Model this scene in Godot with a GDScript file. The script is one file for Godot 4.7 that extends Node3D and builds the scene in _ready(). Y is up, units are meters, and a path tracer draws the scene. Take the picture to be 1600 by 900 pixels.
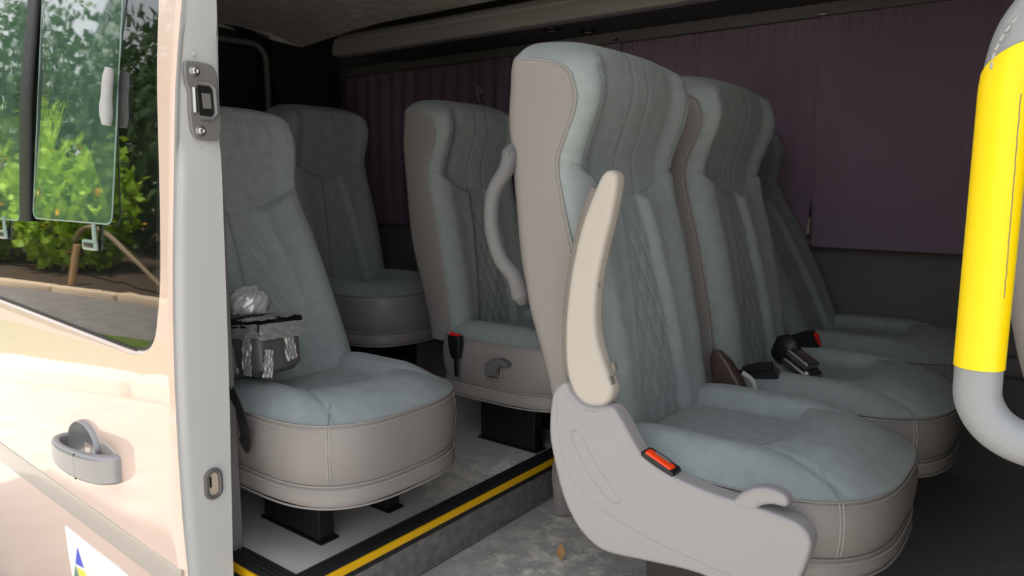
extends Node3D

var M := {}
var tex := {}
var rng := RandomNumberGenerator.new()
var fnl := FastNoiseLite.new()
const PLAT := 0.135          # height of the raised rear platform above the entrance floor
const GROUND := -0.42        # the pavement outside, below the entrance floor

# ------------------------------------------------------------------ stage
func stage():
	var cam := Camera3D.new()
	cam.name = "camera"
	cam.position = Vector3(0, 1.08, 0)
	cam.rotation_degrees = Vector3(-8.4, 37.9, 0)
	cam.fov = rad_to_deg(2.0 * atan(450.0 / 1150.0))
	cam.near = 0.02
	cam.far = 200.0
	cam.current = true
	add_child(cam)
	var env := Environment.new()
	env.tonemap_mode = Environment.TONE_MAPPER_LINEAR
	env.tonemap_exposure = 0.215
	env.background_mode = Environment.BG_SKY
	env.sdfgi_enabled = true
	env.ssao_enabled = true
	env.ssil_enabled = true
	var sm := ProceduralSkyMaterial.new()
	sm.sky_top_color = Color(0.90, 0.92, 0.95)
	sm.sky_horizon_color = Color(0.96, 0.96, 0.95)
	sm.sky_curve = 0.2
	sm.sky_energy_multiplier = 2.6
	sm.ground_bottom_color = Color(0.5, 0.47, 0.44)
	sm.ground_horizon_color = Color(0.6, 0.58, 0.55)
	sm.ground_energy_multiplier = 1.0
	var sky := Sky.new()
	sky.sky_material = sm
	env.sky = sky
	var we := WorldEnvironment.new()
	we.name = "world"
	we.environment = env
	add_child(we)
	var sun := DirectionalLight3D.new()
	sun.name = "sun"
	sun.light_color = Color(1.0, 0.97, 0.92)
	sun.light_energy = 16.0
	sun.light_angular_distance = 1.5
	sun.shadow_enabled = true
	sun.sky_mode = DirectionalLight3D.SKY_MODE_LIGHT_ONLY
	sun.rotation_degrees = Vector3(-72, 168, 0)   # the sun stands behind the bus and shines towards the street
	add_child(sun)

# ------------------------------------------------------------------ materials
func mat(called: String, c: Color, rough: float, opt := {}) -> StandardMaterial3D:
	var m := StandardMaterial3D.new()
	m.resource_name = called
	m.albedo_color = c
	m.roughness = rough
	for k in opt:
		m.set(k, opt[k])
	M[called] = m
	return m

func noise_tex(freq: float, a: Color, b: Color, size := 512, octaves := 4, kind := FastNoiseLite.TYPE_SIMPLEX_SMOOTH, lo := 0.0, hi := 1.0) -> NoiseTexture2D:
	var n := FastNoiseLite.new()
	n.noise_type = kind
	n.seed = 7
	n.frequency = freq
	n.fractal_octaves = octaves
	var t := NoiseTexture2D.new()
	t.width = size
	t.height = size
	t.seamless = true
	t.noise = n
	var g := Gradient.new()
	g.set_color(0, a)
	g.set_color(1, b)
	g.set_offset(0, lo)
	g.set_offset(1, hi)
	t.color_ramp = g
	return t

func tri(m: StandardMaterial3D, s: float):
	m.uv1_triplanar = true
	m.uv1_world_triplanar = true
	m.uv1_scale = Vector3(s, s, s)

func bump(m: StandardMaterial3D, t: Texture2D, cm: float):
	m.heightmap_enabled = true
	m.heightmap_texture = t
	m.heightmap_scale = cm

func floor_image(size: int, x0: float, x1: float, z0: float, z1: float, patches: Array, base: Color, dirt: Color) -> ImageTexture:
	# worn rubber flooring with pale dried mud, smears and flakes where the photograph shows them
	var im := Image.create(size, size, false, Image.FORMAT_RGB8)
	var n1 := FastNoiseLite.new()
	n1.seed = 3
	n1.frequency = 9.0
	n1.fractal_octaves = 5
	var n2 := FastNoiseLite.new()
	n2.seed = 11
	n2.frequency = 30.0
	n2.fractal_octaves = 4
	n2.domain_warp_enabled = true
	n2.domain_warp_amplitude = 0.05
	n2.domain_warp_frequency = 12.0
	var n3 := FastNoiseLite.new()
	n3.seed = 5
	n3.frequency = 160.0
	for j in size:
		var z := lerpf(z0, z1, (j + 0.5) / size)
		for i in size:
			var x := lerpf(x0, x1, (i + 0.5) / size)
			var d := 0.0
			for p in patches:
				var q := Vector2((x - p[0]) / p[2], (z - p[1]) / p[3])
				d = maxf(d, p[4] * clampf(1.25 - q.length() + 0.55 * n1.get_noise_2d(x, z), 0.0, 1.0))
			var big := smoothstep(-0.35, 0.35, n1.get_noise_2d(x * 1.4 + 3.0, z * 1.4))
			var flakes := smoothstep(-0.30, 0.55, n2.get_noise_2d(x, z))
			var f := clampf(d * (0.15 + 0.40 * big + 0.50 * flakes * big), 0.0, 1.0) + 0.08 * smoothstep(0.0, 0.6, n1.get_noise_2d(x * 0.5 + 9.0, z * 0.5))
			f += 0.05 * n3.get_noise_2d(x, z)
			if n3.get_noise_2d(x * 1.7 + 4.0, z * 1.7) > 0.56:
				f += 0.15
			im.set_pixel(i, j, base.lerp(dirt, clampf(f, 0.0, 1.0)))
	# short pale scuffs across the mud
	var r := RandomNumberGenerator.new()
	r.seed = 17
	for k in 420:
		var p = patches[r.randi() % patches.size()]
		var c := Vector2(p[0] + r.randfn() * p[2] * 0.55, p[1] + r.randfn() * p[3] * 0.55)
		var a := r.randf() * TAU
		var l := r.randf_range(0.006, 0.04)
		var bend := r.randf_range(-30.0, 30.0)
		var tone := r.randf_range(0.10, 0.38) * float(p[4])
		for q in 46:
			var w := l * q / 46.0
			var g := c + Vector2(cos(a + bend * w), sin(a + bend * w)) * w
			var ix := int((g.x - x0) / (x1 - x0) * size)
			var iy := int((g.y - z0) / (z1 - z0) * size)
			if ix >= 0 and iy >= 0 and ix < size and iy < size:
				im.set_pixel(ix, iy, im.get_pixel(ix, iy).lerp(dirt, tone))
	return ImageTexture.create_from_image(im)

func materials():
	var grain := noise_tex(0.06, Color.BLACK, Color.WHITE, 512, 3, FastNoiseLite.TYPE_CELLULAR)
	var fine := noise_tex(0.35, Color(0.25, 0.25, 0.25), Color.WHITE, 512, 2)
	var soft := noise_tex(0.012, Color(0.80, 0.80, 0.80), Color.WHITE, 512, 5)
	var nap := noise_tex(0.02, Color(0.90, 0.90, 0.90), Color.WHITE, 512, 5)
	var m := mat("fabric", Color(0.58, 0.612, 0.612), 0.95, {"rim_enabled": true, "rim": 0.35, "rim_tint": 0.6})
	m.albedo_texture = nap
	tri(m, 2.2)
	bump(m, fine, 0.05)
	m = mat("vinyl", Color(0.535, 0.515, 0.505), 0.46)
	tri(m, 9.0)
	bump(m, grain, 0.03)
	mat("thread", Color(0.70, 0.69, 0.67), 0.8)
	mat("piping", Color(0.55, 0.535, 0.525), 0.5)
	mat("cloth_thread", Color(0.50, 0.52, 0.52), 0.9)
	m = mat("cover_plastic", Color(0.60, 0.588, 0.595), 0.38)
	tri(m, 14.0)
	bump(m, fine, 0.006)
	mat("arm_plastic", Color(0.715, 0.685, 0.65), 0.34)
	mat("arm_dark", Color(0.50, 0.475, 0.45), 0.5)
	m = mat("grip", Color(0.385, 0.385, 0.39), 0.5)
	tri(m, 30.0)
	bump(m, grain, 0.03)
	m = mat("rail_foam", Color(0.575, 0.585, 0.60), 0.36)
	tri(m, 16.0)
	bump(m, grain, 0.05)
	mat("yellow_tape", Color(1.0, 0.86, 0.0), 0.42)
	mat("yellow_edge", Color(0.93, 0.72, 0.03), 0.45)
	m = mat("rubber", Color(0.13, 0.13, 0.135), 0.6)
	m = mat("black_metal", Color(0.07, 0.072, 0.08), 0.42)
	mat("black_plastic", Color(0.09, 0.09, 0.095), 0.4)
	mat("red_plastic", Color(0.90, 0.10, 0.07), 0.35)
	mat("orange_red", Color(0.98, 0.27, 0.06), 0.35)
	mat("belt_brown", Color(0.30, 0.235, 0.215), 0.4)
	mat("webbing", Color(0.12, 0.11, 0.11), 0.8)
	mat("steel", Color(0.75, 0.75, 0.75), 0.28, {"metallic": 1.0})
	m = mat("headliner", Color(0.84, 0.82, 0.80), 0.9)
	tri(m, 1.5)
	m.albedo_texture = soft
	mat("duct", Color(0.56, 0.55, 0.545), 0.45)
	mat("dark_trim", Color(0.20, 0.205, 0.215), 0.7)
	m = mat("wall_trim", Color(0.45, 0.44, 0.435), 0.75)
	tri(m, 8.0)
	bump(m, grain, 0.02)
	m = mat("riser", Color(0.52, 0.51, 0.50), 0.7)
	tri(m, 2.0)
	m.albedo_texture = noise_tex(0.02, Color(0.72, 0.72, 0.72), Color.WHITE, 512, 5)
	m = mat("curtain", Color(0.54, 0.465, 0.55), 0.9, {"backlight_enabled": true, "backlight": Color(0.16, 0.06, 0.17)})
	tri(m, 3.0)
	bump(m, fine, 0.04)
	mat("paint", Color(0.86, 0.76, 0.705), 0.35, {"clearcoat_enabled": true, "clearcoat": 1.0, "clearcoat_roughness": 0.03})
	mat("paint_edge", Color(0.74, 0.745, 0.74), 0.42, {"clearcoat_enabled": true, "clearcoat": 0.6, "clearcoat_roughness": 0.15})
	mat("stripe", Color(0.70, 0.665, 0.635), 0.4, {"clearcoat_enabled": true, "clearcoat": 0.6, "clearcoat_roughness": 0.1})
	mat("handle_silver", Color(0.60, 0.60, 0.61), 0.32, {"metallic": 0.35})
	mat("latch_grey", Color(0.50, 0.495, 0.49), 0.42, {"metallic": 0.3})
	mat("window_glass", Color(0.02, 0.03, 0.025, 0.55), 0.02, {"transparency": BaseMaterial3D.TRANSPARENCY_ALPHA, "metallic_specular": 0.65})
	mat("pane_glass", Color(0.55, 0.75, 0.68, 0.08), 0.02, {"transparency": BaseMaterial3D.TRANSPARENCY_ALPHA, "metallic_specular": 0.65})
	mat("clear_glass", Color(0.6, 0.68, 0.66, 0.15), 0.03, {"transparency": BaseMaterial3D.TRANSPARENCY_ALPHA})
	mat("privacy_glass", Color(0.03, 0.035, 0.035, 0.86), 0.03, {"transparency": BaseMaterial3D.TRANSPARENCY_ALPHA})
	mat("seal", Color(0.12, 0.12, 0.125), 0.5)
	mat("pane_edge", Color(0.50, 0.58, 0.55), 0.25)
	mat("pane_grip", Color(0.68, 0.68, 0.68), 0.4)
	mat("sticker_white", Color(0.97, 0.97, 0.97), 0.35)
	mat("sticker_blue", Color(0.25, 0.34, 0.86), 0.35)
	mat("sticker_yellow", Color(0.93, 0.92, 0.33), 0.35)
	mat("sticker_green", Color(0.45, 0.58, 0.50), 0.35)
	mat("rim_dark", Color(0.36, 0.345, 0.345), 0.4)
	mat("lens", Color(0.72, 0.66, 0.60), 0.25)
	m = mat("silver_tape", Color(0.62, 0.62, 0.62), 0.36, {"metallic": 0.4})
	tri(m, 12.0)
	bump(m, soft, 0.25)
	mat("box_plastic", Color(0.31, 0.305, 0.31), 0.4)
	mat("wrap", Color(0.78, 0.78, 0.78), 0.2, {"metallic": 0.3})
	mat("dry_leaf", Color(0.72, 0.55, 0.34), 0.8)
	m = mat("pavement", Color(0.78, 0.75, 0.725), 0.9)
	tri(m, 0.6)
	m.albedo_texture = soft
	mat("kerb_white", Color(0.90, 0.87, 0.82), 0.85)
	mat("kerb_tan", Color(0.86, 0.77, 0.66), 0.85)
	m = mat("grass", Color(0.42, 0.50, 0.20), 0.95)
	tri(m, 0.8)
	m.albedo_texture = soft
	m = mat("asphalt", Color(0.60, 0.58, 0.56), 0.95)
	tri(m, 0.5)
	m.albedo_texture = soft
	m = mat("soil", Color(0.34, 0.28, 0.22), 1.0)
	tri(m, 0.5)
	m.albedo_texture = soft
	mat("bark", Color(0.62, 0.55, 0.45), 0.9)
	mat("pale_bark", Color(0.80, 0.66, 0.48), 0.9)
	mat("leaf_bright", Color(0.58, 0.72, 0.18), 0.6, {"backlight_enabled": true, "backlight": Color(0.5, 0.6, 0.12)})
	mat("leaf_dark", Color(0.22, 0.33, 0.14), 0.6, {"backlight_enabled": true, "backlight": Color(0.15, 0.25, 0.06)})
	mat("petal", Color(1.0, 0.74, 0.06), 0.6)
	m = mat("floor_low", Color.WHITE, 0.75)
	m.albedo_texture = floor_image(700, -1.40, 0.2, -0.9, -2.9, [[-1.12, -1.62, 0.24, 0.36, 0.95], [-1.22, -1.95, 0.16, 0.30, 0.8], [-0.95, -1.85, 0.12, 0.35, 0.5], [-0.1, -2.3, 0.3, 0.25, 0.16]], Color(0.65, 0.64, 0.625), Color(0.95, 0.925, 0.89))
	m = mat("floor_high", Color.WHITE, 0.75)
	m.albedo_texture = floor_image(700, -2.6, -1.3, -0.9, -2.4, [[-1.55, -1.68, 0.17, 0.22, 0.9], [-1.46, -1.80, 0.10, 0.22, 0.9], [-1.44, -1.55, 0.05, 0.10, 0.5]], Color(0.75, 0.74, 0.725), Color(0.98, 0.96, 0.93))

# ------------------------------------------------------------------ mesh kit
func nb() -> Dictionary:
	return {"v": PackedVector3Array(), "n": PackedVector3Array(), "u": PackedVector2Array(), "i": PackedInt32Array()}

# mode 0 flat, 1 smooth over shared vertices, 2 smooth up to 45 degrees
func piece(b: Dictionary, v: PackedVector3Array, idx: PackedInt32Array, mode := 1, ref = null, uv = null):
	var c := Vector3.ZERO
	if ref == null:
		for p in v:
			c += p
		c /= v.size()
	else:
		c = ref
	var nt := idx.size() / 3
	var fn := PackedVector3Array()
	fn.resize(nt)
	var side := 0.0
	for t in nt:
		var p0 := v[idx[t * 3]]
		var p1 := v[idx[t * 3 + 1]]
		var p2 := v[idx[t * 3 + 2]]
		fn[t] = (p1 - p0).cross(p2 - p0)
		side += fn[t].dot((p0 + p1 + p2) / 3.0 - c)
	var flip := side < 0.0
	var base: int = b.v.size()
	if mode == 1:
		var nn := PackedVector3Array()
		nn.resize(v.size())
		for t in nt:
			for k in 3:
				nn[idx[t * 3 + k]] += fn[t]
		for k in v.size():
			b.v.append(v[k])
			b.n.append((-nn[k] if flip else nn[k]).normalized())
			b.u.append(uv[k] if uv != null else Vector2.ZERO)
		for t in nt:
			b.i.append(base + idx[t * 3])
			b.i.append(base + (idx[t * 3 + 1] if flip else idx[t * 3 + 2]))
			b.i.append(base + (idx[t * 3 + 2] if flip else idx[t * 3 + 1]))
	else:
		var at := {}
		if mode == 2:
			for t in nt:
				for k in 3:
					var key := (v[idx[t * 3 + k]] * 20000.0).round()
					if not at.has(key):
						at[key] = []
					at[key].append(t)
		for t in nt:
			var order := [0, 1, 2] if flip else [0, 2, 1]
			for k in order:
				var p := v[idx[t * 3 + k]]
				var n := fn[t]
				if mode == 2:
					n = Vector3.ZERO
					var me := fn[t].normalized()
					for o in at[(p * 20000.0).round()]:
						if fn[o].normalized().dot(me) > 0.70:
							n += fn[o]
				b.v.append(p)
				b.n.append((-n if flip else n).normalized())
				b.u.append(uv[idx[t * 3 + k]] if uv != null else Vector2.ZERO)
				b.i.append(b.v.size() - 1)

func commit(b: Dictionary) -> ArrayMesh:
	var a := []
	a.resize(Mesh.ARRAY_MAX)
	a[Mesh.ARRAY_VERTEX] = b.v
	a[Mesh.ARRAY_NORMAL] = b.n
	a[Mesh.ARRAY_TEX_UV] = b.u
	a[Mesh.ARRAY_INDEX] = b.i
	var m := ArrayMesh.new()
	m.add_surface_from_arrays(Mesh.PRIMITIVE_TRIANGLES, a)
	return m

func put(called: String, b, material: String, parent: Node = self) -> MeshInstance3D:
	var o := MeshInstance3D.new()
	o.name = called
	o.mesh = b if b is Mesh else commit(b)
	o.material_override = M[material]
	o.cast_shadow = GeometryInstance3D.SHADOW_CASTING_SETTING_ON
	parent.add_child(o, true)
	return o

var taken := {}
func numbered(called: String) -> String:
	var n: int = taken.get(called, 0)
	taken[called] = n + 1
	return called if n == 0 else "%s_%03d" % [called, n]

func tag(o: Node, label: String, category := "", group := "", kind := ""):
	if label:
		o.set_meta("label", label)
	if category:
		o.set_meta("category", category)
	if group:
		o.set_meta("group", group)
	if kind:
		o.set_meta("kind", kind)

func thing(called: String, label: String, category: String, at := Vector3.ZERO, group := "") -> Node3D:
	var o := Node3D.new()
	o.name = numbered(called)
	add_child(o)
	o.position = at
	tag(o, label, category, group)
	return o

func setting(called: String, label: String, b, material: String) -> MeshInstance3D:
	var o := put(called, b, material)
	tag(o, label, "", "", "structure")
	return o

# rings of equal length joined into a skin; caps close first and last ring
func loft(b: Dictionary, rings: Array, closed := true, cap := true, mode := 1, ref = null):
	var n: int = rings[0].size()
	var v := PackedVector3Array()
	var idx := PackedInt32Array()
	for r in rings:
		for p in r:
			v.append(p)
	var m := n if closed else n - 1
	for i in rings.size() - 1:
		for j in m:
			var j1 := (j + 1) % n
			idx.append_array([i * n + j, i * n + j1, (i + 1) * n + j1, i * n + j, (i + 1) * n + j1, (i + 1) * n + j])
	if cap and closed:
		for e in [0, rings.size() - 1]:
			var c := Vector3.ZERO
			for p in rings[e]:
				c += p
			c /= n
			var off: int = v.size() if mode == 1 else e * n
			if mode == 1:
				for p in rings[e]:
					v.append(p)
			v.append(c)
			var ci := v.size() - 1
			for j in n:
				if e == 0:
					idx.append_array([off + (j + 1) % n, off + j, ci])
				else:
					idx.append_array([off + j, off + (j + 1) % n, ci])
	piece(b, v, idx, mode, ref)

func rrect(w: float, h: float, r: float, seg := 3) -> PackedVector2Array:
	var out := PackedVector2Array()
	r = minf(r, minf(w, h) * 0.499)
	for k in 4:
		var c := Vector2((w / 2 - r) * [1, -1, -1, 1][k], (h / 2 - r) * [1, 1, -1, -1][k])
		for s in seg + 1:
			var a := PI / 2 * (k + float(s) / seg)
			out.append(c + Vector2(cos(a), sin(a)) * r)
	return out

# box with chamfered edges
func box(b: Dictionary, c: Vector3, s: Vector3, r := 0.004, bas := Basis.IDENTITY):
	r = minf(r, minf(s.x, minf(s.y, s.z)) * 0.45)
	var rings := []
	for e in [[-1, r], [-1, 0.0], [1, 0.0], [1, r]]:
		var y: float = e[0] * (s.y / 2 - (r - e[1]))
		var ins: float = e[1]
		var ring := PackedVector3Array()
		for p in rrect(s.x - 2 * ins, s.z - 2 * ins, maxf(r - ins * 0.5, 0.0005), 1):
			ring.append(c + bas * Vector3(p.x, y, p.y))
		rings.append(ring)
	loft(b, rings, true, true, 2)

func box2(b: Dictionary, lo: Vector3, hi: Vector3, r := 0.002):
	box(b, (lo + hi) / 2, (hi - lo).abs(), r)

func tube(b: Dictionary, pts: Array, radii, seg := 10, cap := true, flat := Vector2(1, 1)):
	var rings := []
	var nrm := Vector3.ZERO
	for i in pts.size():
		var p: Vector3 = pts[i]
		var t: Vector3 = (pts[mini(i + 1, pts.size() - 1)] - pts[maxi(i - 1, 0)]).normalized()
		if nrm == Vector3.ZERO:
			nrm = t.cross(Vector3.UP if absf(t.y) < 0.9 else Vector3.RIGHT).normalized()
		nrm = (nrm - t * nrm.dot(t)).normalized()
		var bn := t.cross(nrm)
		var r: float = radii[i] if radii is Array else radii
		var ring := PackedVector3Array()
		for k in seg:
			var a := TAU * k / seg
			ring.append(p + (nrm * cos(a) * flat.x + bn * sin(a) * flat.y) * r)
		rings.append(ring)
	loft(b, rings, true, cap, 1)

func curve(pts: Array, per := 8, closed := false) -> Array:
	var out := []
	var n := pts.size()
	for i in (n if closed else n - 1):
		var p0 = pts[(i - 1 + n) % n] if closed else pts[maxi(i - 1, 0)]
		var p1 = pts[i]
		var p2 = pts[(i + 1) % n]
		var p3 = pts[(i + 2) % n] if closed else pts[mini(i + 2, n - 1)]
		for k in per:
			out.append(p1.cubic_interpolate(p2, p0, p3, float(k) / per))
	if not closed:
		out.append(pts[n - 1])
	return out

func inset(poly: Array, d: float) -> Array:
	var out := []
	var n := poly.size()
	for i in n:
		var a: Vector2 = (poly[i] - poly[(i - 1 + n) % n]).normalized()
		var c: Vector2 = (poly[(i + 1) % n] - poly[i]).normalized()
		var na := Vector2(-a.y, a.x)
		var nc := Vector2(-c.y, c.x)
		var m := (na + nc).normalized()
		out.append(poly[i] + m * d / maxf(0.5, m.dot(na)))
	return out

# outline in local XY, made solid from z = 0 to z = depth with rounded rims
func plate(b: Dictionary, poly: Array, depth: float, bevel := 0.003, steps := 3, xf := Transform3D.IDENTITY):
	var area := 0.0
	for i in poly.size():
		area += poly[i].cross(poly[(i + 1) % poly.size()])
	if area < 0:
		poly = poly.duplicate()
		poly.reverse()
	# a rim rounder than the outline allows is made finer until the faces close
	while bevel > 0.0005 and Geometry2D.triangulate_polygon(PackedVector2Array(inset(poly, bevel))).is_empty():
		bevel *= 0.8
	var rings := []
	for k in steps + 1:
		var a := PI / 2 * k / steps
		var ring := PackedVector3Array()
		for p in inset(poly, bevel * (1.0 - sin(a))):
			ring.append(Vector3(p.x, p.y, bevel * (1.0 - cos(a))))
		rings.append(ring)
	for k in steps + 1:
		var a := PI / 2 * k / steps
		var ring := PackedVector3Array()
		for p in inset(poly, bevel * (1.0 - cos(a))):
			ring.append(Vector3(p.x, p.y, depth - bevel * (1.0 - sin(a))))
		rings.append(ring)
	var v := PackedVector3Array()
	var idx := PackedInt32Array()
	var n := poly.size()
	for r in rings:
		for p in r:
			v.append(xf * p)
	for i in rings.size() - 1:
		for j in n:
			var j1 := (j + 1) % n
			idx.append_array([i * n + j, i * n + j1, (i + 1) * n + j1, i * n + j, (i + 1) * n + j1, (i + 1) * n + j])
	var flat2 := PackedVector2Array()
	for p in inset(poly, bevel):
		flat2.append(p)
	var t := Geometry2D.triangulate_polygon(flat2)
	var last := (rings.size() - 1) * n
	for k in t.size() / 3:
		idx.append_array([t[k * 3 + 2], t[k * 3 + 1], t[k * 3]])
		idx.append_array([last + t[k * 3], last + t[k * 3 + 1], last + t[k * 3 + 2]])
	# the signed volume settles which way the faces look
	var vol := 0.0
	for k in idx.size() / 3:
		vol += v[idx[k * 3]].dot(v[idx[k * 3 + 1]].cross(v[idx[k * 3 + 2]]))
	if vol < 0:
		for k in idx.size() / 3:
			var s := idx[k * 3 + 1]
			idx[k * 3 + 1] = idx[k * 3 + 2]
			idx[k * 3 + 2] = s
	oriented(b, v, idx)

# adds triangles that already run counter-clockwise seen from outside, smooth up to 45 degrees
func oriented(b: Dictionary, v: PackedVector3Array, idx: PackedInt32Array):
	var at := {}
	var nt := idx.size() / 3
	var fn := PackedVector3Array()
	fn.resize(nt)
	for t in nt:
		fn[t] = (v[idx[t * 3 + 1]] - v[idx[t * 3]]).cross(v[idx[t * 3 + 2]] - v[idx[t * 3]])
		for k in 3:
			var key := idx[t * 3 + k]
			if not at.has(key):
				at[key] = []
			at[key].append(t)
	for t in nt:
		var me := fn[t].normalized()
		for k in [0, 2, 1]:
			var n := Vector3.ZERO
			for o in at[idx[t * 3 + k]]:
				if fn[o].normalized().dot(me) > 0.70:
					n += fn[o]
			b.v.append(v[idx[t * 3 + k]])
			b.n.append(n.normalized())
			b.u.append(Vector2.ZERO)
			b.i.append(b.v.size() - 1)

func lathe(b: Dictionary, prof: Array, seg: int, xf := Transform3D.IDENTITY):
	var rings := []
	for p in prof:
		var ring := PackedVector3Array()
		for k in seg:
			var a := TAU * k / seg
			ring.append(xf * Vector3(p.x * cos(a), p.y, p.x * sin(a)))
		rings.append(ring)
	loft(b, rings, true, true, 2)

func frame_to(dir: Vector3, at: Vector3) -> Transform3D:   # local +Y along dir
	var y := dir.normalized()
	var x := y.cross(Vector3.UP if absf(y.y) < 0.9 else Vector3.RIGHT).normalized()
	return Transform3D(Basis(x, y, x.cross(y)), at)

func tab(t: Array, y: float) -> float:
	if y <= t[0].x:
		return t[0].y
	for i in t.size() - 1:
		if y <= t[i + 1].x:
			var k: float = (y - t[i].x) / (t[i + 1].x - t[i].x)
			var p0: float = t[maxi(i - 1, 0)].y
			var p3: float = t[mini(i + 2, t.size() - 1)].y
			return cubic_interpolate(t[i].y, t[i + 1].y, p0, p3, k)
	return t[-1].y

# ------------------------------------------------------------------ the seats
const HW := 0.230
const YT := 0.735
var FT := [Vector2(-0.06, 0.028), Vector2(0.0, 0.022), Vector2(0.07, 0.010), Vector2(0.2, -0.013), Vector2(0.365, -0.049), Vector2(0.47, -0.078), Vector2(0.535, -0.088), Vector2(0.60, -0.068), Vector2(0.66, -0.050), Vector2(0.70, -0.047), Vector2(0.735, -0.056)]
var BT := [Vector2(-0.06, -0.14), Vector2(0.06, -0.168), Vector2(0.275, -0.237), Vector2(0.45, -0.262), Vector2(0.63, -0.28), Vector2(0.735, -0.276)]
var seat_mesh := {}

# level: 0..1 up to YT, then over the rounded top; returns y, front x, back x, rim weight
func level(t: float) -> Array:
	if t <= 0.86:
		var y := lerpf(-0.06, YT, t / 0.86)
		return [y, tab(FT, y), tab(BT, y), 1.0]
	var a := (t - 0.86) / 0.14 * PI / 2
	var f0 := tab(FT, YT)
	var b0 := tab(BT, YT)
	var mid := -0.245
	return [YT + 0.052 * sin(a), lerpf(mid, f0, cos(a)), lerpf(mid, b0, cos(a)), cos(a)]

func drop(y: float, w: float) -> float:
	return 0.05 * pow(absf(w), 5.0) * smoothstep(0.52, 0.79, y)

func groove(d: float, width: float) -> float:
	return exp(-(d / width) * (d / width))

func seam_w(y: float) -> float:   # the two long seams fan out from the head panel down to the cushion
	return lerpf(0.42, 0.19, clampf(y / 0.46, 0.0, 1.0)) if y < 0.46 else lerpf(0.19, 0.13, clampf((y - 0.46) / 0.32, 0.0, 1.0))

func front_point(t: float, w: float) -> Vector3:
	var L := level(t)
	var y: float = L[0]
	var cw := absf(w)
	var e := 0.05 * float(L[3])
	var u := clampf((cw - 0.70) / 0.30, 0.0, 1.0)
	var x: float = L[1] - e * (1.0 - sqrt(maxf(0.0, 1.0 - u * u)))
	var ws := seam_w(y)
	var low := 0.020 * (1.0 - smoothstep(ws - 0.05, ws + 0.10, cw)) + 0.012 * (1.0 - smoothstep(0.45, 0.80, cw))
	var high := 0.030 * (1.0 - smoothstep(0.60, 0.94, cw))
	var seam := 0.462 + 0.060 * smoothstep(0.25, 1.0, cw)
	var hm := smoothstep(seam - 0.006, seam + 0.008, y)
	var rec := lerpf(low, high, hm) * float(L[3])
	rec += 0.006 * groove(y - seam, 0.006)
	rec += (0.0045 if y < seam else 0.003) * groove(cw - ws, 0.018) * float(L[3])
	rec += 0.0018 * groove(cw - 0.84, 0.012) * hm * float(L[3])
	if y < 0.42 and cw < ws - 0.01:
		var z := w * HW
		var k := smoothstep(0.42, 0.36, y)
		for s in [1.0, -1.0]:
			var q: float = (y + s * 2.4 * z) / 0.105
			rec += 0.0028 * k * groove((q - roundf(q)) * 0.105, 0.009)
	x -= rec
	x += 0.0025 * fnl.get_noise_3d(y * 60.0, w * 14.0, 3.0) * (1.0 - hm * 0.6)
	return Vector3(x, y - drop(y, w), w * HW)

func dashes(b: Dictionary, path: Array, step: float, dash: float, r: float):
	var acc := 0.0
	var nxt := 0.0
	for i in path.size() - 1:
		var a: Vector3 = path[i]
		var c: Vector3 = path[i + 1]
		var l := a.distance_to(c)
		var dir := (c - a) / maxf(l, 1e-6)
		while nxt < acc + l:
			var p := a + dir * (nxt - acc)
			var q := [p - dir * dash / 2, p + dir * dash / 2]
			tube(b, q, r, 4)
			nxt += step
		acc += l

func outline(a: float, grow := 0.0) -> Vector2:
	# plan of the cushion; x forward from the joint with the backrest
	var c := cos(a)
	var s := sin(a)
	var n := 2.9 if c > 0 else 6.0
	var ax := (0.285 if c > 0 else 0.275) + grow
	var az := 0.268 + grow
	return Vector2(0.205 + ax * signf(c) * pow(absf(c), 2.0 / n), az * signf(s) * pow(absf(s), 2.0 / n))

func cushion_y(x: float, z: float, rho: float) -> float:
	var y := 0.044 * (1.0 - pow(rho, 4.0))
	var w := absf(z) / 0.275
	y += 0.022 * groove(w - 0.74, 0.17) * (1.0 - pow(rho, 8.0)) * smoothstep(0.42, 0.25, x)
	var seam := 0.31 - 0.10 * w
	var inner := (1.0 - smoothstep(0.46, 0.60, w)) * (1.0 - smoothstep(seam - 0.02, seam + 0.02, x))
	y -= 0.030 * inner
	y += 0.015 * groove(x - 0.38, 0.07) * (1.0 - smoothstep(0.3, 0.8, w))
	y -= 0.007 * groove(x - seam, 0.007) * (1.0 - smoothstep(0.50, 0.6, w))
	if x < seam:
		y -= 0.006 * groove(w - 0.53, 0.018)
	else:
		var q := w - 0.53 - (x - seam) * 0.9
		y -= 0.005 * groove(q, 0.018) * (1.0 - pow(rho, 20.0))
	y += 0.004 * fnl.get_noise_2d(x * 22.0, z * 22.0) * (1.0 - pow(rho, 6.0))
	return y

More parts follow.
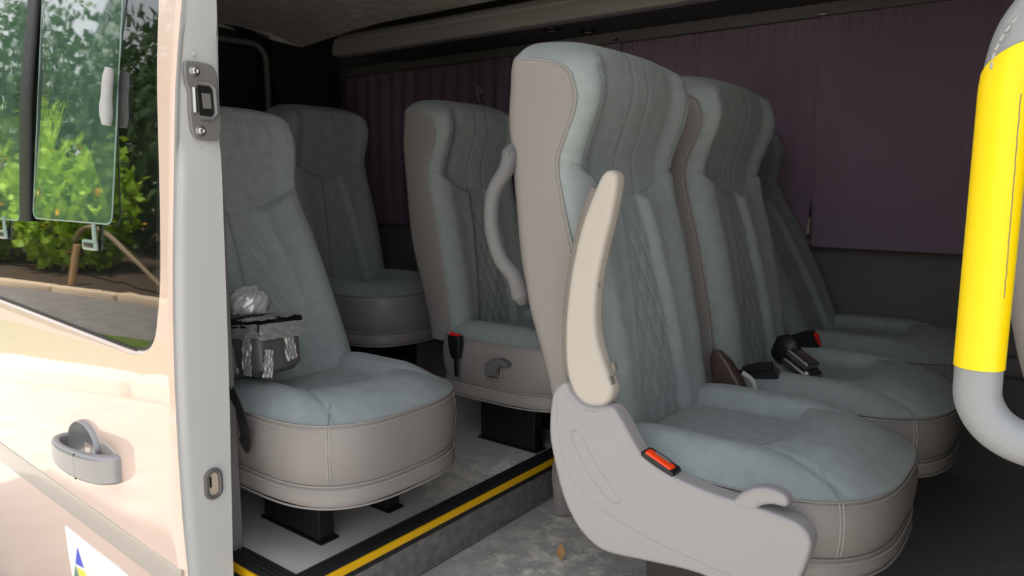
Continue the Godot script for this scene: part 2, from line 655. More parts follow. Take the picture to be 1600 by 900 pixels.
func build_seat_meshes():
	var S := seat_mesh
	# backrest cloth
	var NV := 150
	var NW := 110
	var v := PackedVector3Array()
	var idx := PackedInt32Array()
	for i in NV + 1:
		var t := float(i) / NV
		if t > 0.82:
			t = 0.82 + (t - 0.82)
		for j in NW + 1:
			var s := 2.0 * j / NW - 1.0
			v.append(front_point(t, lerpf(s, sin(PI / 2 * s), 0.65)))
	for i in NV:
		for j in NW:
			var p := i * (NW + 1) + j
			idx.append_array([p, p + 1, p + NW + 2, p, p + NW + 2, p + NW + 1])
	var b := nb()
	piece(b, v, idx, 1, Vector3(-1.0, 0.35, 0))
	S.cloth = commit(b)
	# vinyl shell: both sides and the back
	var rings := []
	for i in 61:
		var t := float(i) / 60
		var L := level(t)
		var ring := PackedVector3Array()
		var y: float = L[0]
		var f: float = L[1] - 0.05 * L[3]
		var r: float = 0.035 * L[3]
		var bk: float = L[2]
		for sd in [1.0, -1.0]:
			var pts := []
			for k in 7:
				var q := k / 6.0
				pts.append(Vector3(lerpf(f, bk + r, q), y - drop(y, 1.0), HW + 0.004 * sin(q * PI) * L[3]))
			for k in range(1, 6):
				var a := PI / 2 * k / 5
				pts.append(Vector3(bk + r - r * sin(a), y - drop(y, (HW - r + r * cos(a)) / HW), HW - r + r * cos(a)))
			for k in range(1, 8):
				var w := (HW - r) * (1.0 - k / 8.0)
				pts.append(Vector3(bk, y - drop(y, w / HW), w))
			if sd > 0:
				for p in pts:
					ring.append(p)
				ring.append(Vector3(bk, y, 0))
			else:
				pts.reverse()
				for p in pts:
					ring.append(Vector3(p.x, p.y, -p.z))
		rings.append(ring)
	b = nb()
	loft(b, rings, false, false, 1, Vector3(-0.1, 0.35, 0))
	S.shell = commit(b)
	# piping and stitching along the side seams
	var pip := nb()
	var sti := nb()
	var clo := nb()
	S.back_piping = []
	for sd in [1.0, -1.0]:
		pip = nb()
		var path := []
		var inn := []
		for i in 71:
			var t := lerpf(0.02, 0.985, i / 70.0)
			var L := level(t)
			var y: float = L[0]
			path.append(Vector3(L[1] - 0.05 * L[3], y - drop(y, 1.0), sd * (HW + 0.001)))
			inn.append(Vector3(L[1] - 0.058 * L[3] - 0.001, y - drop(y, 1.0) - 0.006 * (1.0 - L[3]), sd * (HW + 0.0022)))
		tube(pip, path, 0.0028, 6)
		S.back_piping.append(commit(pip))
		dashes(sti, inn, 0.009, 0.006, 0.0009)
	# stitched lines on the head panel
	for sd in [1.0, -1.0]:
		var path := []
		for i in 40:
			path.append(front_point(lerpf(0.66, 0.93, i / 39.0), sd * 0.80) + Vector3(0.0008, 0, 0))
		dashes(clo, path, 0.009, 0.006, 0.0008)
		path = []
		for i in 40:
			path.append(front_point(lerpf(0.58, 0.97, i / 39.0), sd * (seam_w(lerpf(0.475, 0.76, i / 39.0)) + 0.02)) + Vector3(0.0008, 0, 0))
		dashes(clo, path, 0.009, 0.006, 0.0008)
		path = []
		for i in 24:
			var w: float = lerpf(0.20, 0.97, i / 23.0)
			var y := 0.469 + 0.060 * smoothstep(0.25, 1.0, w)
			path.append(front_point((y + 0.06) / (YT + 0.06) * 0.86, sd * w) + Vector3(0.001, 0, 0))
		dashes(clo, path, 0.009, 0.006, 0.0008)
	S.cloth_stitch = commit(clo)
	S.back_stitch = commit(sti)
	# cushion cloth
	var NA := 176
	var NR := 52
	v = PackedVector3Array()
	idx = PackedInt32Array()
	for i in NR + 1:
		var rho := float(i) / NR
		rho = 1.0 - pow(1.0 - rho, 1.35)
		for j in NA:
			var o := outline(TAU * j / NA)
			var x := 0.205 + (o.x - 0.205) * rho
			var z := o.y * rho
			v.append(Vector3(x, cushion_y(x, z, rho), z))
	for i in NR:
		for j in NA:
			var j1 := (j + 1) % NA
			idx.append_array([i * NA + j, i * NA + j1, (i + 1) * NA + j1, i * NA + j, (i + 1) * NA + j1, (i + 1) * NA + j])
	b = nb()
	piece(b, v, idx, 1, Vector3(0.2, -1.0, 0))
	S.cushion = commit(b)
	# vinyl skirt with its lower hem
	rings = []
	for e in [[0.0, 0.0], [-0.012, 0.004], [-0.055, 0.011], [-0.11, 0.008], [-0.146, 0.0], [-0.153, -0.006], [-0.160, 0.001], [-0.182, 0.005], [-0.199, 0.004], [-0.206, -0.004], [-0.204, -0.03], [-0.15, -0.06]]:
		var ring := PackedVector3Array()
		for j in 120:
			var a := TAU * j / 120
			var o := outline(a, e[1])
			var wob: float = 0.003 * sin(a * 5.0 + 1.0) if e[0] < -0.17 else 0.0
			ring.append(Vector3(o.x, e[0] + wob, o.y))
		rings.append(ring)
	b = nb()
	loft(b, rings, true, true, 1, Vector3(0.2, -0.06, 0))
	S.skirt = commit(b)
	S.piping = []
	sti = nb()
	clo = nb()
	for e in [[0.001, 0.002, 0.0032], [-0.150, 0.001, 0.003], [-0.203, 0.005, 0.0026]]:
		var path := []
		var low := []
		for j in 141:
			var a := -2.4 + 4.8 * j / 140.0
			var o := outline(a, e[1])
			path.append(Vector3(o.x, e[0], o.y))
			o = outline(a, 0.0055)
			low.append(Vector3(o.x, e[0] - 0.010, o.y))
		pip = nb()
		tube(pip, path, e[2], 6)
		S.piping.append(commit(pip))
		if e[0] > -0.19:
			dashes(sti, low, 0.008, 0.0055, 0.0009)
	for sd in [1.0, -1.0]:
		for off in [-0.008, 0.008]:
			var path := []
			for k in 12:
				var o := outline(sd * (0.80 + off * 2.0), 0.0108 * sin(PI * (0.12 + 0.76 * k / 11.0)))
				path.append(Vector3(o.x, -0.004 - 0.138 * k / 11.0, o.y))
			dashes(sti, path, 0.007, 0.006, 0.0012)
		# seam that crosses the front bolster
		var cross := []
		for k in 16:
			var rho := lerpf(0.80, 0.995, k / 15.0)
			var o := outline(sd * 0.80)
			var x := 0.205 + (o.x - 0.205) * rho
			cross.append(Vector3(x, cushion_y(x, o.y * rho, rho) + 0.001, o.y * rho))
		dashes(clo, cross, 0.007, 0.006, 0.0009)
	S.stitch = commit(sti)
	S.cushion_seam = commit(clo)
	b = nb()
	box(b, Vector3(0.19, -0.155, 0), Vector3(0.44, 0.03, 0.42), 0.006)
	S.pan = commit(b)

# a seat with its joint at (x, rim) and its middle at z; base is the floor it is bolted to
func seat(label: String, x: float, rim: float, z: float, base: float, recline: float, tall := 1.0) -> Node3D:
	var t := thing("passenger_seat", label, "seat", Vector3(x, base, z), "cloth and vinyl seats of the minibus")
	var h := rim - base
	var S := seat_mesh
	var bk := put("backrest", S.cloth, "fabric", t)
	bk.position.y = h + 0.03
	bk.rotation_degrees.z = recline
	bk.scale.y = tall
	var sh := put("backrest_shell", S.shell, "vinyl", bk)
	tag(sh, "smooth grey vinyl side and rear")
	for p in S.back_piping:
		put("piping", p, "piping", bk)
	tag(put("seam_stitching", S.cloth_stitch, "cloth_thread", bk), "", "", "", "stuff")
	tag(put("stitching", S.back_stitch, "thread", bk), "", "", "", "stuff")
	var cu := put("cushion", S.cushion, "fabric", t)
	cu.position.y = h
	var sk := put("cushion_skirt", S.skirt, "vinyl", cu)
	tag(sk, "grey vinyl skirt with a stitched hem")
	for p in S.piping:
		put("piping", p, "piping", cu)
	tag(put("seam_stitching", S.cushion_seam, "cloth_thread", cu), "", "", "", "stuff")
	tag(put("stitching", S.stitch, "thread", cu), "", "", "", "stuff")
	var pan := put("seat_frame", S.pan, "black_metal", t)
	pan.position.y = h
	if base == 0.0:   # the front row has a shallower skirt
		for c in cu.get_children():
			c.scale.y = 0.68 if c.name != "seam_stitching" else 1.0
		pan.position.y = h + 0.045
	for sz in [0.118, -0.118]:
		var b := nb()
		box(b, Vector3(0.16, (h - 0.14) / 2, sz), Vector3(0.245, h - 0.14, 0.05), 0.003)
		box(b, Vector3(0.16, 0.004, sz), Vector3(0.27, 0.008, 0.06), 0.002)
		tag(put("leg", b, "black_metal", t), "black box-section leg")
	return t

func V2(a: Array) -> Array:
	var out := []
	for i in a.size() / 2:
		out.append(Vector2(a[i * 2], a[i * 2 + 1]))
	return out

# moulded side cover, folding armrest, recline lever and grab handle of an aisle seat; t is at (x, 0, z)
func aisle_fittings(t: Node3D, J: Vector3, arm := true):
	# cover: outline on the face nearest the door, in world x and y, stored relative to the joint
	var zf := 0.322
	var co := V2([-0.802 + 0.71, 0.585, -0.797 + 0.71, 0.655, -0.783 + 0.71, 0.682, -0.766 + 0.71, 0.690, -0.752 + 0.71, 0.672, -0.728 + 0.71, 0.656, -0.70 + 0.71, 0.655, -0.664 + 0.71, 0.663, -0.645 + 0.71, 0.648, -0.622 + 0.71, 0.616, -0.594 + 0.71, 0.583, -0.545 + 0.71, 0.563, -0.477 + 0.71, 0.551, -0.40 + 0.71, 0.546, -0.335 + 0.71, 0.541, -0.309 + 0.71, 0.532, -0.297 + 0.71, 0.512, -0.300 + 0.71, 0.485, -0.309 + 0.71, 0.452, -0.325 + 0.71, 0.41, -0.36 + 0.71, 0.385, -0.48 + 0.71, 0.395, -0.58 + 0.71, 0.385, -0.663 + 0.71, 0.375, -0.705 + 0.71, 0.386, -0.74 + 0.71, 0.415, -0.768 + 0.71, 0.46, -0.788 + 0.71, 0.52])
	var b := nb()
	plate(b, curve(co, 4, true), 0.042, 0.008, 4, Transform3D(Basis.IDENTITY, Vector3(0, 0, zf - 0.042)))
	var cover := put("side_cover", b, "cover_plastic", t)
	tag(cover, "moulded grey plastic side cover")
	# raised bead and pressed slot on the cover
	b = nb()
	var bead := []
	for p in curve(V2([-0.072, 0.662, -0.070, 0.60, -0.055, 0.54, -0.02, 0.49, 0.04, 0.458, 0.12, 0.437, 0.22, 0.422, 0.34, 0.41]), 6):
		bead.append(Vector3(p.x, p.y, zf - 0.0012))
	tube(b, bead, 0.0022, 6)
	put("bead", b, "cover_plastic", cover)
	b = nb()
	var slot := curve(V2([-0.038, 0.590, -0.030, 0.602, -0.018, 0.597, 0.02, 0.545, 0.065, 0.497, 0.070, 0.486, 0.060, 0.480, 0.045, 0.486, -0.002, 0.53]), 4, true)
	var sl := []
	for p in slot:
		sl.append(Vector3(p.x, p.y, zf - 0.001))
	sl.append(sl[0])
	tube(b, sl, 0.0022, 6)
	put("slot_rim", b, "cover_plastic", cover)
	# belt release let into the top edge
	b = nb()
	var dir := Vector3(0.054, -0.022, 0).normalized()
	var bas := Basis(dir, Vector3(-dir.y, dir.x, 0), Vector3(0, 0, 1))
	box(b, Vector3(0.142, 0.5745, zf - 0.020), Vector3(0.072, 0.012, 0.036), 0.004, bas)
	var bu := put("buckle_housing", b, "black_plastic", t)
	b = nb()
	box(b, Vector3(0.142, 0.5795, zf - 0.016), Vector3(0.058, 0.008, 0.022), 0.003, bas)
	tag(put("release_button", b, "orange_red", bu), "orange-red release button")
	b = nb()
	box(b, Vector3(0.145, 0.5825, zf - 0.024), Vector3(0.034, 0.006, 0.010), 0.002, bas)
	put("tongue_slot", b, "rim_dark", bu)
	# recline lever
	b = nb()
	var lv := V2([0.275, 0.525, 0.284, 0.548, 0.302, 0.567, 0.324, 0.580, 0.350, 0.583, 0.369, 0.577, 0.374, 0.566, 0.368, 0.558, 0.350, 0.557, 0.332, 0.550, 0.32, 0.538, 0.31, 0.525])
	plate(b, curve(lv, 4, true), 0.030, 0.009, 4, Transform3D(Basis.IDENTITY, Vector3(0, 0, zf - 0.032)))
	tag(put("recline_lever", b, "cover_plastic", t), "grey curved recline lever")
	if not arm:
		return
	# armrest, folded up against the backrest
	var ao := V2([-0.680 + 0.71, 0.648, -0.662 + 0.71, 0.69, -0.676 + 0.71, 0.725, -0.700 + 0.71, 0.79, -0.703 + 0.71, 0.86, -0.693 + 0.71, 0.93, -0.673 + 0.71, 1.01, -0.662 + 0.71, 1.07, -0.666 + 0.71, 1.093, -0.682 + 0.71, 1.102, -0.702 + 0.71, 1.095, -0.722 + 0.71, 1.06, -0.752 + 0.71, 0.985, -0.775 + 0.71, 0.88, -0.783 + 0.71, 0.78, -0.776 + 0.71, 0.70, -0.752 + 0.71, 0.652, -0.715 + 0.71, 0.636])
	b = nb()
	plate(b, inset(curve(ao, 4, true), 0.006), 0.038, 0.012, 5, Transform3D(Basis.IDENTITY, Vector3(0, 0, zf - 0.050)))
	var ar := put("armrest", b, "arm_plastic", t)
	tag(ar, "beige plastic armrest folded upright")
	b = nb()
	var gr := []
	for p in ao.slice(11, 17):
		gr.append(Vector3(p.x + 0.002, p.y + 0.002, zf - 0.040))
	tube(b, curve(gr, 4), 0.014, 8, true, Vector2(0.8, 1.3))
	put("armrest_back", b, "arm_dark", ar)
	for k in 2:
		b = nb()
		lathe(b, [Vector2(0.0001, 0.0), Vector2(0.004, 0.0), Vector2(0.004, 0.0015), Vector2(0.0022, 0.0015), Vector2(0.0001, 0.0005)], 12, frame_to(Vector3(1, 0.0, 0.4), Vector3(0.0095 + 0.004 * k * -1.0, [0.935, 0.885][k], zf - 0.022)))
		put("screw_cap", b, "arm_dark", ar)
	for k in 3:
		b = nb()
		box(b, Vector3(0.041 - 0.006 * k, 0.735 - 0.028 * k, zf - 0.024), Vector3(0.005, 0.016, 0.014), 0.001, Basis(Vector3(0, 0, 1), 0.35))
		put("slot", b, "arm_dark", ar)
	# grab handle on the rear edge of the backrest
	b = nb()
	var pts := curve([Vector3(-0.262, 0.575 + 0.56, 0.226), Vector3(-0.266, 0.54 + 0.56, 0.236), Vector3(-0.288, 0.49 + 0.56, 0.252), Vector3(-0.290, 0.42 + 0.56, 0.255), Vector3(-0.272, 0.355 + 0.56, 0.250), Vector3(-0.246, 0.315 + 0.56, 0.236), Vector3(-0.236, 0.272 + 0.56, 0.226)], 6)
	var rad := []
	for i in pts.size():
		var q := float(i) / (pts.size() - 1)
		rad.append(0.0165 + 0.003 * pow(absf(q * 2.0 - 1.0), 3.0))
	pts.insert(0, pts[0] + Vector3(0.002, 0.016, -0.006))
	rad.insert(0, 0.010)
	pts.append(pts[-1] + Vector3(0.004, -0.016, -0.006))
	rad.append(0.010)
	tube(b, pts, rad, 12)
	var hd := put("grab_handle", b, "grip", t)
	tag(hd, "textured grey grab handle")
	for y in [0.572, 0.285]:
		b = nb()
		lathe(b, [Vector2(0.0001, 0.0), Vector2(0.006, 0.0), Vector2(0.006, 0.003), Vector2(0.004, 0.004), Vector2(0.0001, 0.003)], 14, frame_to(Vector3(0.35, 0, 1), Vector3(-0.257 if y > 0.4 else -0.234, y + 0.56, 0.2435 if y > 0.4 else 0.244)))
		put("screw_cap", b, "grip", hd)

func buckle(label: String, at: Vector3, bas: Basis, red: bool, stalk: float) -> Node3D:
	var t := thing("seat_belt_buckle", label, "buckle", at, "seat belt buckles")
	t.basis = bas
	var b := nb()
	var rings := []
	for e in [[0.0, 0.017, 0.010], [0.012, 0.020, 0.013], [0.05, 0.026, 0.015], [0.078, 0.027, 0.014], [0.08, 0.025, 0.012]]:
		var ring := PackedVector3Array()
		for p in rrect(e[1] * 2, e[2] * 2, 0.006, 3):
			ring.append(Vector3(p.x, e[0], p.y))
		rings.append(ring)
	loft(b, rings, true, true, 2)
	put("housing", b, "black_plastic", t)
	b = nb()
	box(b, Vector3(0, -stalk / 2 + 0.004, 0), Vector3(0.020, stalk, 0.010), 0.003)
	put("stalk", b, "black_plastic", t)
	if red:
		b = nb()
		box(b, Vector3(0, 0.080, 0.003), Vector3(0.044, 0.012, 0.016), 0.003)
		box(b, Vector3(-0.013, 0.085, 0.003), Vector3(0.014, 0.010, 0.014), 0.003)
		tag(put("release_button", b, "red_plastic", t), "red release button")
	return t

# ------------------------------------------------------------------ bus shell
func sheet(b: Dictionary, fn: Callable, nu: int, nv: int, thick: Vector3):
	# closed thin sheet: fn(u, v) and its copy moved by thick
	var v := PackedVector3Array()
	var idx := PackedInt32Array()
	for s in 2:
		for i in nv + 1:
			for j in nu + 1:
				v.append(fn.call(float(j) / nu, float(i) / nv) + thick * s)
	var n := (nu + 1) * (nv + 1)
	for i in nv:
		for j in nu:
			var p := i * (nu + 1) + j
			idx.append_array([p, p + nu + 2, p + 1, p, p + nu + 1, p + nu + 2])
			idx.append_array([n + p, n + p + 1, n + p + nu + 2, n + p, n + p + nu + 2, n + p + nu + 1])
	piece(b, v, idx, 1)

func shell():
	# floors with their own uv so that the mud lies where it lies
	var b := nb()
	var q := PackedVector3Array([Vector3(-1.36, 0, -0.92), Vector3(1.7, 0, -0.92), Vector3(1.7, 0, -3.1), Vector3(-1.36, 0, -3.1), Vector3(-1.36, -0.06, -0.92), Vector3(1.7, -0.06, -0.92), Vector3(1.7, -0.06, -3.1), Vector3(-1.36, -0.06, -3.1)])
	var uv := []
	for p in q:
		uv.append(Vector2((p.x + 1.40) / 1.6, (p.z + 0.9) / -2.0))
	var faces := PackedInt32Array([0, 1, 2, 0, 2, 3, 4, 6, 5, 4, 7, 6, 0, 4, 5, 0, 5, 1, 1, 5, 6, 1, 6, 2, 2, 6, 7, 2, 7, 3, 3, 7, 4, 3, 4, 0])
	piece(b, q, faces, 0, null, uv)
	setting("floor", "low entrance floor of grey rubber with pale dried mud", b, "floor_low")
	b = nb()
	q = PackedVector3Array([Vector3(-3.95, PLAT, -0.935), Vector3(-1.378, PLAT, -0.935), Vector3(-1.378, PLAT, -3.1), Vector3(-3.95, PLAT, -3.1), Vector3(-3.95, -0.06, -0.935), Vector3(-1.378, -0.06, -0.935), Vector3(-1.378, -0.06, -3.1), Vector3(-3.95, -0.06, -3.1)])
	uv = []
	for p in q:
		uv.append(Vector2((p.x + 2.6) / 1.3, (p.z + 0.9) / -1.5))
	piece(b, q, faces, 0, null, uv)
	setting("floor_001", "raised rear platform of grey rubber flooring with pale mud", b, "floor_high")
	b = nb()
	box2(b, Vector3(-1.378, 0.0, -3.05), Vector3(-1.368, PLAT - 0.03, -0.94), 0.001)
	box2(b, Vector3(-1.378, 0.0, -3.05), Vector3(-1.362, 0.004, -0.94), 0.001)
	setting("trim_1", "grey scuffed riser panel below the yellow step edge", b, "riser")
	# step nosings: ribbed black rubber with a yellow edge
	for k in 2:
		var t := Node3D.new()
		t.name = "trim_%d" % (k + 2)
		add_child(t)
		tag(t, ["black ribbed step nosing with yellow edge across the bus", "short black step nosing with yellow edge beside the open door"][k], "", "", "structure")
		b = nb()
		var y := nb()
		if k == 0:
			box2(b, Vector3(-1.425, PLAT, -3.04), Vector3(-1.366, PLAT + 0.006, -0.935), 0.002)
			for r in 4:
				box2(b, Vector3(-1.420 + r * 0.013, PLAT + 0.005, -3.04), Vector3(-1.413 + r * 0.013, PLAT + 0.0085, -0.94), 0.001)
			box2(b, Vector3(-1.372, PLAT - 0.036, -3.04), Vector3(-1.364, PLAT + 0.004, -0.935), 0.002)
			box2(y, Vector3(-1.368, PLAT - 0.017, -3.04), Vector3(-1.358, PLAT + 0.0035, -0.932), 0.002)
		else:
			box2(b, Vector3(-1.64, PLAT, -0.985), Vector3(-1.372, PLAT + 0.006, -0.926), 0.002)
			for r in 4:
				box2(b, Vector3(-1.64, PLAT + 0.005, -0.980 + r * 0.013), Vector3(-1.43, PLAT + 0.0085, -0.973 + r * 0.013), 0.001)
			box2(b, Vector3(-1.64, PLAT - 0.036, -0.932), Vector3(-1.37, PLAT + 0.004, -0.924), 0.002)
			box2(y, Vector3(-1.64, PLAT - 0.017, -0.928), Vector3(-1.36, PLAT + 0.0035, -0.918), 0.002)
		put("rubber_strip", b, "rubber", t)
		put("yellow_strip", y, "yellow_edge", t)
	# far wall with two window openings, built from panels
	b = nb()
	box2(b, Vector3(-3.95, -0.06, -3.13), Vector3(1.7, 0.86, -3.05), 0.003)
	box2(b, Vector3(-3.95, 1.63, -3.13), Vector3(1.7, 2.0, -3.05), 0.003)
	for x in [[-3.95, -3.55], [-2.65, -2.50], [-1.76, -1.66], [-0.87, -0.80], [0.05, 0.2], [1.3, 1.7]]:
		box2(b, Vector3(x[0], 0.86, -3.13), Vector3(x[1], 1.63, -3.05), 0.003)
	setting("wall_left", "dark grey moulded side wall under the curtains", b, "wall_trim")
	var spans := [[-3.55, -2.65], [-2.50, -1.76], [-1.66, -0.87], [-0.80, 0.05], [0.2, 1.3]]
	for i in spans.size():
		b = nb()
		box2(b, Vector3(spans[i][0], 0.86, -3.10), Vector3(spans[i][1], 1.63, -3.094), 0.001)
		setting("window_%d" % (i + 1), "side window pane hidden behind the purple curtains", b, "privacy_glass")
	# padded ledge low on the far wall
	b = nb()
	box2(b, Vector3(-1.36, 0.40, -3.06), Vector3(1.6, 0.47, -3.005), 0.012)
	box2(b, Vector3(-3.7, 0.825, -3.06), Vector3(1.6, 0.850, -2.996), 0.004)
	setting("baseboard_left", "dark moulded ledge low on the far side wall", b, "wall_trim")
	# rear wall with a framed window
	b = nb()
	box2(b, Vector3(-3.95, -0.06, -3.1), Vector3(-3.72, 0.95, -0.93), 0.003)
	box2(b, Vector3(-3.95, 0.95, -3.1), Vector3(-3.72, 2.0, -2.58), 0.003)
	box2(b, Vector3(-3.95, 1.83, -2.58), Vector3(-3.72, 2.0, -0.93), 0.003)
	box2(b, Vector3(-3.95, 0.95, -1.4), Vector3(-3.72, 1.83, -0.93), 0.003)
	box2(b, Vector3(-3.95, 0.95, -2.58), Vector3(-3.90, 1.83, -1.4), 0.003)
	setting("wall_rear", "dark rear wall of the bus", b, "dark_trim")
	b = nb()
	var fr := []
	for p in rrect(1.10, 0.82, 0.09, 6):
		fr.append(Vector3(-3.70, 1.41 + p.y, -1.965 + p.x))
	fr.append(fr[0])
	tube(b, fr, 0.017, 8, false)
	setting("trim_4", "rounded grey frame of the dark rear window", b, "duct")
	# near side behind the open door, front pillar, header and front partition
	b = nb()
	box2(b, Vector3(-3.95, -0.06, -0.985), Vector3(-1.645, 0.90, -0.935), 0.004)
	box2(b, Vector3(-3.95, 1.64, -0.985), Vector3(-1.645, 2.0, -0.935), 0.004)
	box2(b, Vector3(-3.95, 0.90, -0.985), Vector3(-3.10, 1.64, -0.935), 0.004)
	box2(b, Vector3(-1.85, 0.90, -0.985), Vector3(-1.645, 1.64, -0.935), 0.004)
	box2(b, Vector3(-1.65, 1.80, -0.985), Vector3(0.12, 2.0, -0.935), 0.004)
	box2(b, Vector3(0.12, -0.06, -1.00), Vector3(1.7, 2.0, -0.935), 0.004)
	setting("wall_right", "bus side with the open sliding door in front", b, "wall_trim")
	b = nb()
	box2(b, Vector3(-3.10, 0.90, -0.964), Vector3(-1.85, 1.64, -0.958), 0.001)
	setting("window_6", "pane in the bus side behind the open door", b, "clear_glass")
	b = nb()
	box2(b, Vector3(1.65, -0.06, -3.1), Vector3(1.73, 2.0, -0.93), 0.004)
	setting("wall_front", "front partition of the passenger space", b, "dark_trim")
	b = nb()
	box2(b, Vector3(-3.95, 2.0, -3.13), Vector3(1.73, 2.04, -0.93), 0.004)
	setting("ceiling_001", "white roof skin above the headliner", b, "paint")
	# headliner with a drooping rear lip
	b = nb()
	var rows := []
	for i in 25:
		var x := lerpf(-3.36, 1.64, i / 24.0)
		var lip := 0.02 * smoothstep(-3.0, -3.36, x)
		var ring := PackedVector3Array()
		for j in 17:
			var z := lerpf(-0.99, -2.50, j / 16.0)
			var y := 1.845 - 0.025 * pow(absf(j / 8.0 - 1.0), 3.0) - lip - (0.03 * smoothstep(-2.3, -2.5, z) * smoothstep(-2.6, -3.36, x))
			ring.append(Vector3(x, y, z))
		for j in 17:
			ring.append(ring[16 - j] + Vector3(0, 0.02, 0))
		rows.append(ring)
	loft(b, rows, true, true, 2)
	setting("ceiling", "grey cloth headliner", b, "headliner")

func overhead():
	var t := thing("overhead_console", "long grey overhead air duct running above the far seats", "overhead duct", Vector3(0, 1.68, -2.45))
	var b := nb()
	# fascia profile in z, y relative to the lower near edge
	var prof := [Vector2(0.0, -0.002), Vector2(0.012, 0.004), Vector2(0.016, 0.018), Vector2(0.012, 0.045), Vector2(0.006, 0.058), Vector2(0.002, 0.066), Vector2(0.006, 0.074), Vector2(-0.004, 0.092), Vector2(-0.03, 0.108), Vector2(-0.07, 0.112), Vector2(-0.07, 0.006)]
	var rings := []
	for x in [-3.03, -3.01, -2.0, -1.0, 0.0, 1.6]:
		var ring := PackedVector3Array()
		for p in prof:
			var k := 0.8 if x == -3.03 else 1.0
			ring.append(Vector3(x, 0.05 + (p.y - 0.05) * k, p.x * k))
		rings.append(ring)
	loft(b, rings, true, true, 2)
	put("fascia", b, "duct", t)
	b = nb()
	var bas := Basis(Vector3(1, 0, 0), 0.085)
	box(b, Vector3(-0.70, 0.028, -0.262), Vector3(4.6, 0.012, 0.46), 0.003, bas)
	put("underside", b, "dark_trim", t)
	for p in [Vector3(-1.80, 0.0, -2.575), Vector3(-1.74, 0.0, -2.76), Vector3(-0.70, 0, -2.60), Vector3(-0.64, 0, -2.78)]:
		var zz: float = p.z + 2.45
		var y := 0.022 + (zz + 0.262) * -0.085 - 0.004
		b = nb()
		lathe(b, [Vector2(0.0001, 0.004), Vector2(0.020, 0.002), Vector2(0.024, -0.006), Vector2(0.032, -0.009), Vector2(0.040, -0.004), Vector2(0.041, 0.004), Vector2(0.0001, 0.005)], 28, Transform3D(Basis.IDENTITY, Vector3(p.x, y, zz)))
		var ve := put("reading_light", b, "black_plastic", t)
		b = nb()
		lathe(b, [Vector2(0.0001, -0.004), Vector2(0.014, -0.006), Vector2(0.018, -0.003), Vector2(0.018, 0.002), Vector2(0.0001, 0.003)], 20, Transform3D(Basis.IDENTITY, Vector3(p.x, y - 0.002, zz)))
		put("lens", b, "steel", ve)
	# curtain rail
	var r := thing("curtain_rail", "grey pelmet rail along the top of the purple curtains", "curtain rail", Vector3(-1.0, 1.71, -3.03))
	b = nb()
	box(b, Vector3(0, 0.0, 0.045), Vector3(5.2, 0.055, 0.04), 0.006)
	put("pelmet", b, "wall_trim", r)
	for x in [0.16, -0.72]:
		b = nb()
		box(b, Vector3(x, -0.020, 0.068), Vector3(0.03, 0.010, 0.008), 0.002)
		put("bracket", b, "steel", r)

func curtains():
	var spec := [
		["plain dark purple curtain nearest the yellow handrail", -0.850, -0.15, 0.016, 0.0],
		["dark purple curtain behind the front seats, left of the slit of daylight", -1.70, -0.840, 0.0, 0.030],
		["dark purple curtain in shadow behind the rear aisle seat", -2.535, -1.69, 0.0, 0.0],
		["rearmost dark curtain on the far side wall", -3.58, -2.545, 0.0, 0.0],
		["dark purple curtain in front of the yellow handrail", -0.24, 1.36, 0.0, 0.0]]
	for i in spec.size():
		var s = spec[i]
		var o := thing("curtain", s[0], "curtain", Vector3(s[1], 0.822, -2.966 if i != 1 and i != 4 and i != 3 else -2.980), "purple window curtains")
		var w: float = s[2] - s[1]
		var b := nb()
		var ph := i * 2.3
		sheet(b, func(u, v):
			var y: float = v * 0.856
			var x: float = u * w
			var left: float = s[3] * pow(1.0 - v, 4.0) * (1.0 - u)
			var right: float = s[4] * pow(1.0 - v, 4.0) * u
			var amp: float = 0.006 + 0.006 * v
			var z: float = amp * sin(x * 62.0 + ph + 0.8 * sin(v * 3.0)) * (0.35 + 0.65 * fnl.get_noise_1d(x * 6.0 + ph * 4.0)) + 0.009 * fnl.get_noise_2d(x * 5.0 + ph, v * 3.0)
			if v > 0.93:
				z += 0.003 * sin(x * 240.0)
			z += 0.010 * groove(x - 0.46 - 0.05 * sin(v * 5.0), 0.02) * smoothstep(0.75, 0.5, v) * smoothstep(0.05, 0.3, v)
			return Vector3(x + left - right, y, z), 130, 46, Vector3(0, 0, -0.003))
		put("cloth", b, "curtain", o)

# ------------------------------------------------------------------ sliding door
var ZO := [Vector2(-0.45, -0.82), Vector2(-0.25, -0.792), Vector2(0.0, -0.772), Vector2(0.205, -0.766), Vector2(0.35, -0.764), Vector2(0.513, -0.765), Vector2(0.677, -0.769), Vector2(0.851, -0.778), Vector2(1.054, -0.794), Vector2(1.298, -0.815), Vector2(1.449, -0.839), Vector2(1.62, -0.868), Vector2(1.78, -0.90)]
var ZI := [Vector2(-0.45, -0.885), Vector2(0.143, -0.887), Vector2(0.4, -0.896), Vector2(0.611, -0.904), Vector2(0.835, -0.910), Vector2(1.05, -0.915), Vector2(1.262, -0.921), Vector2(1.466, -0.930), Vector2(1.78, -0.935)]

func glass_z(y: float) -> float:
	return tab(ZO, y) - 0.012

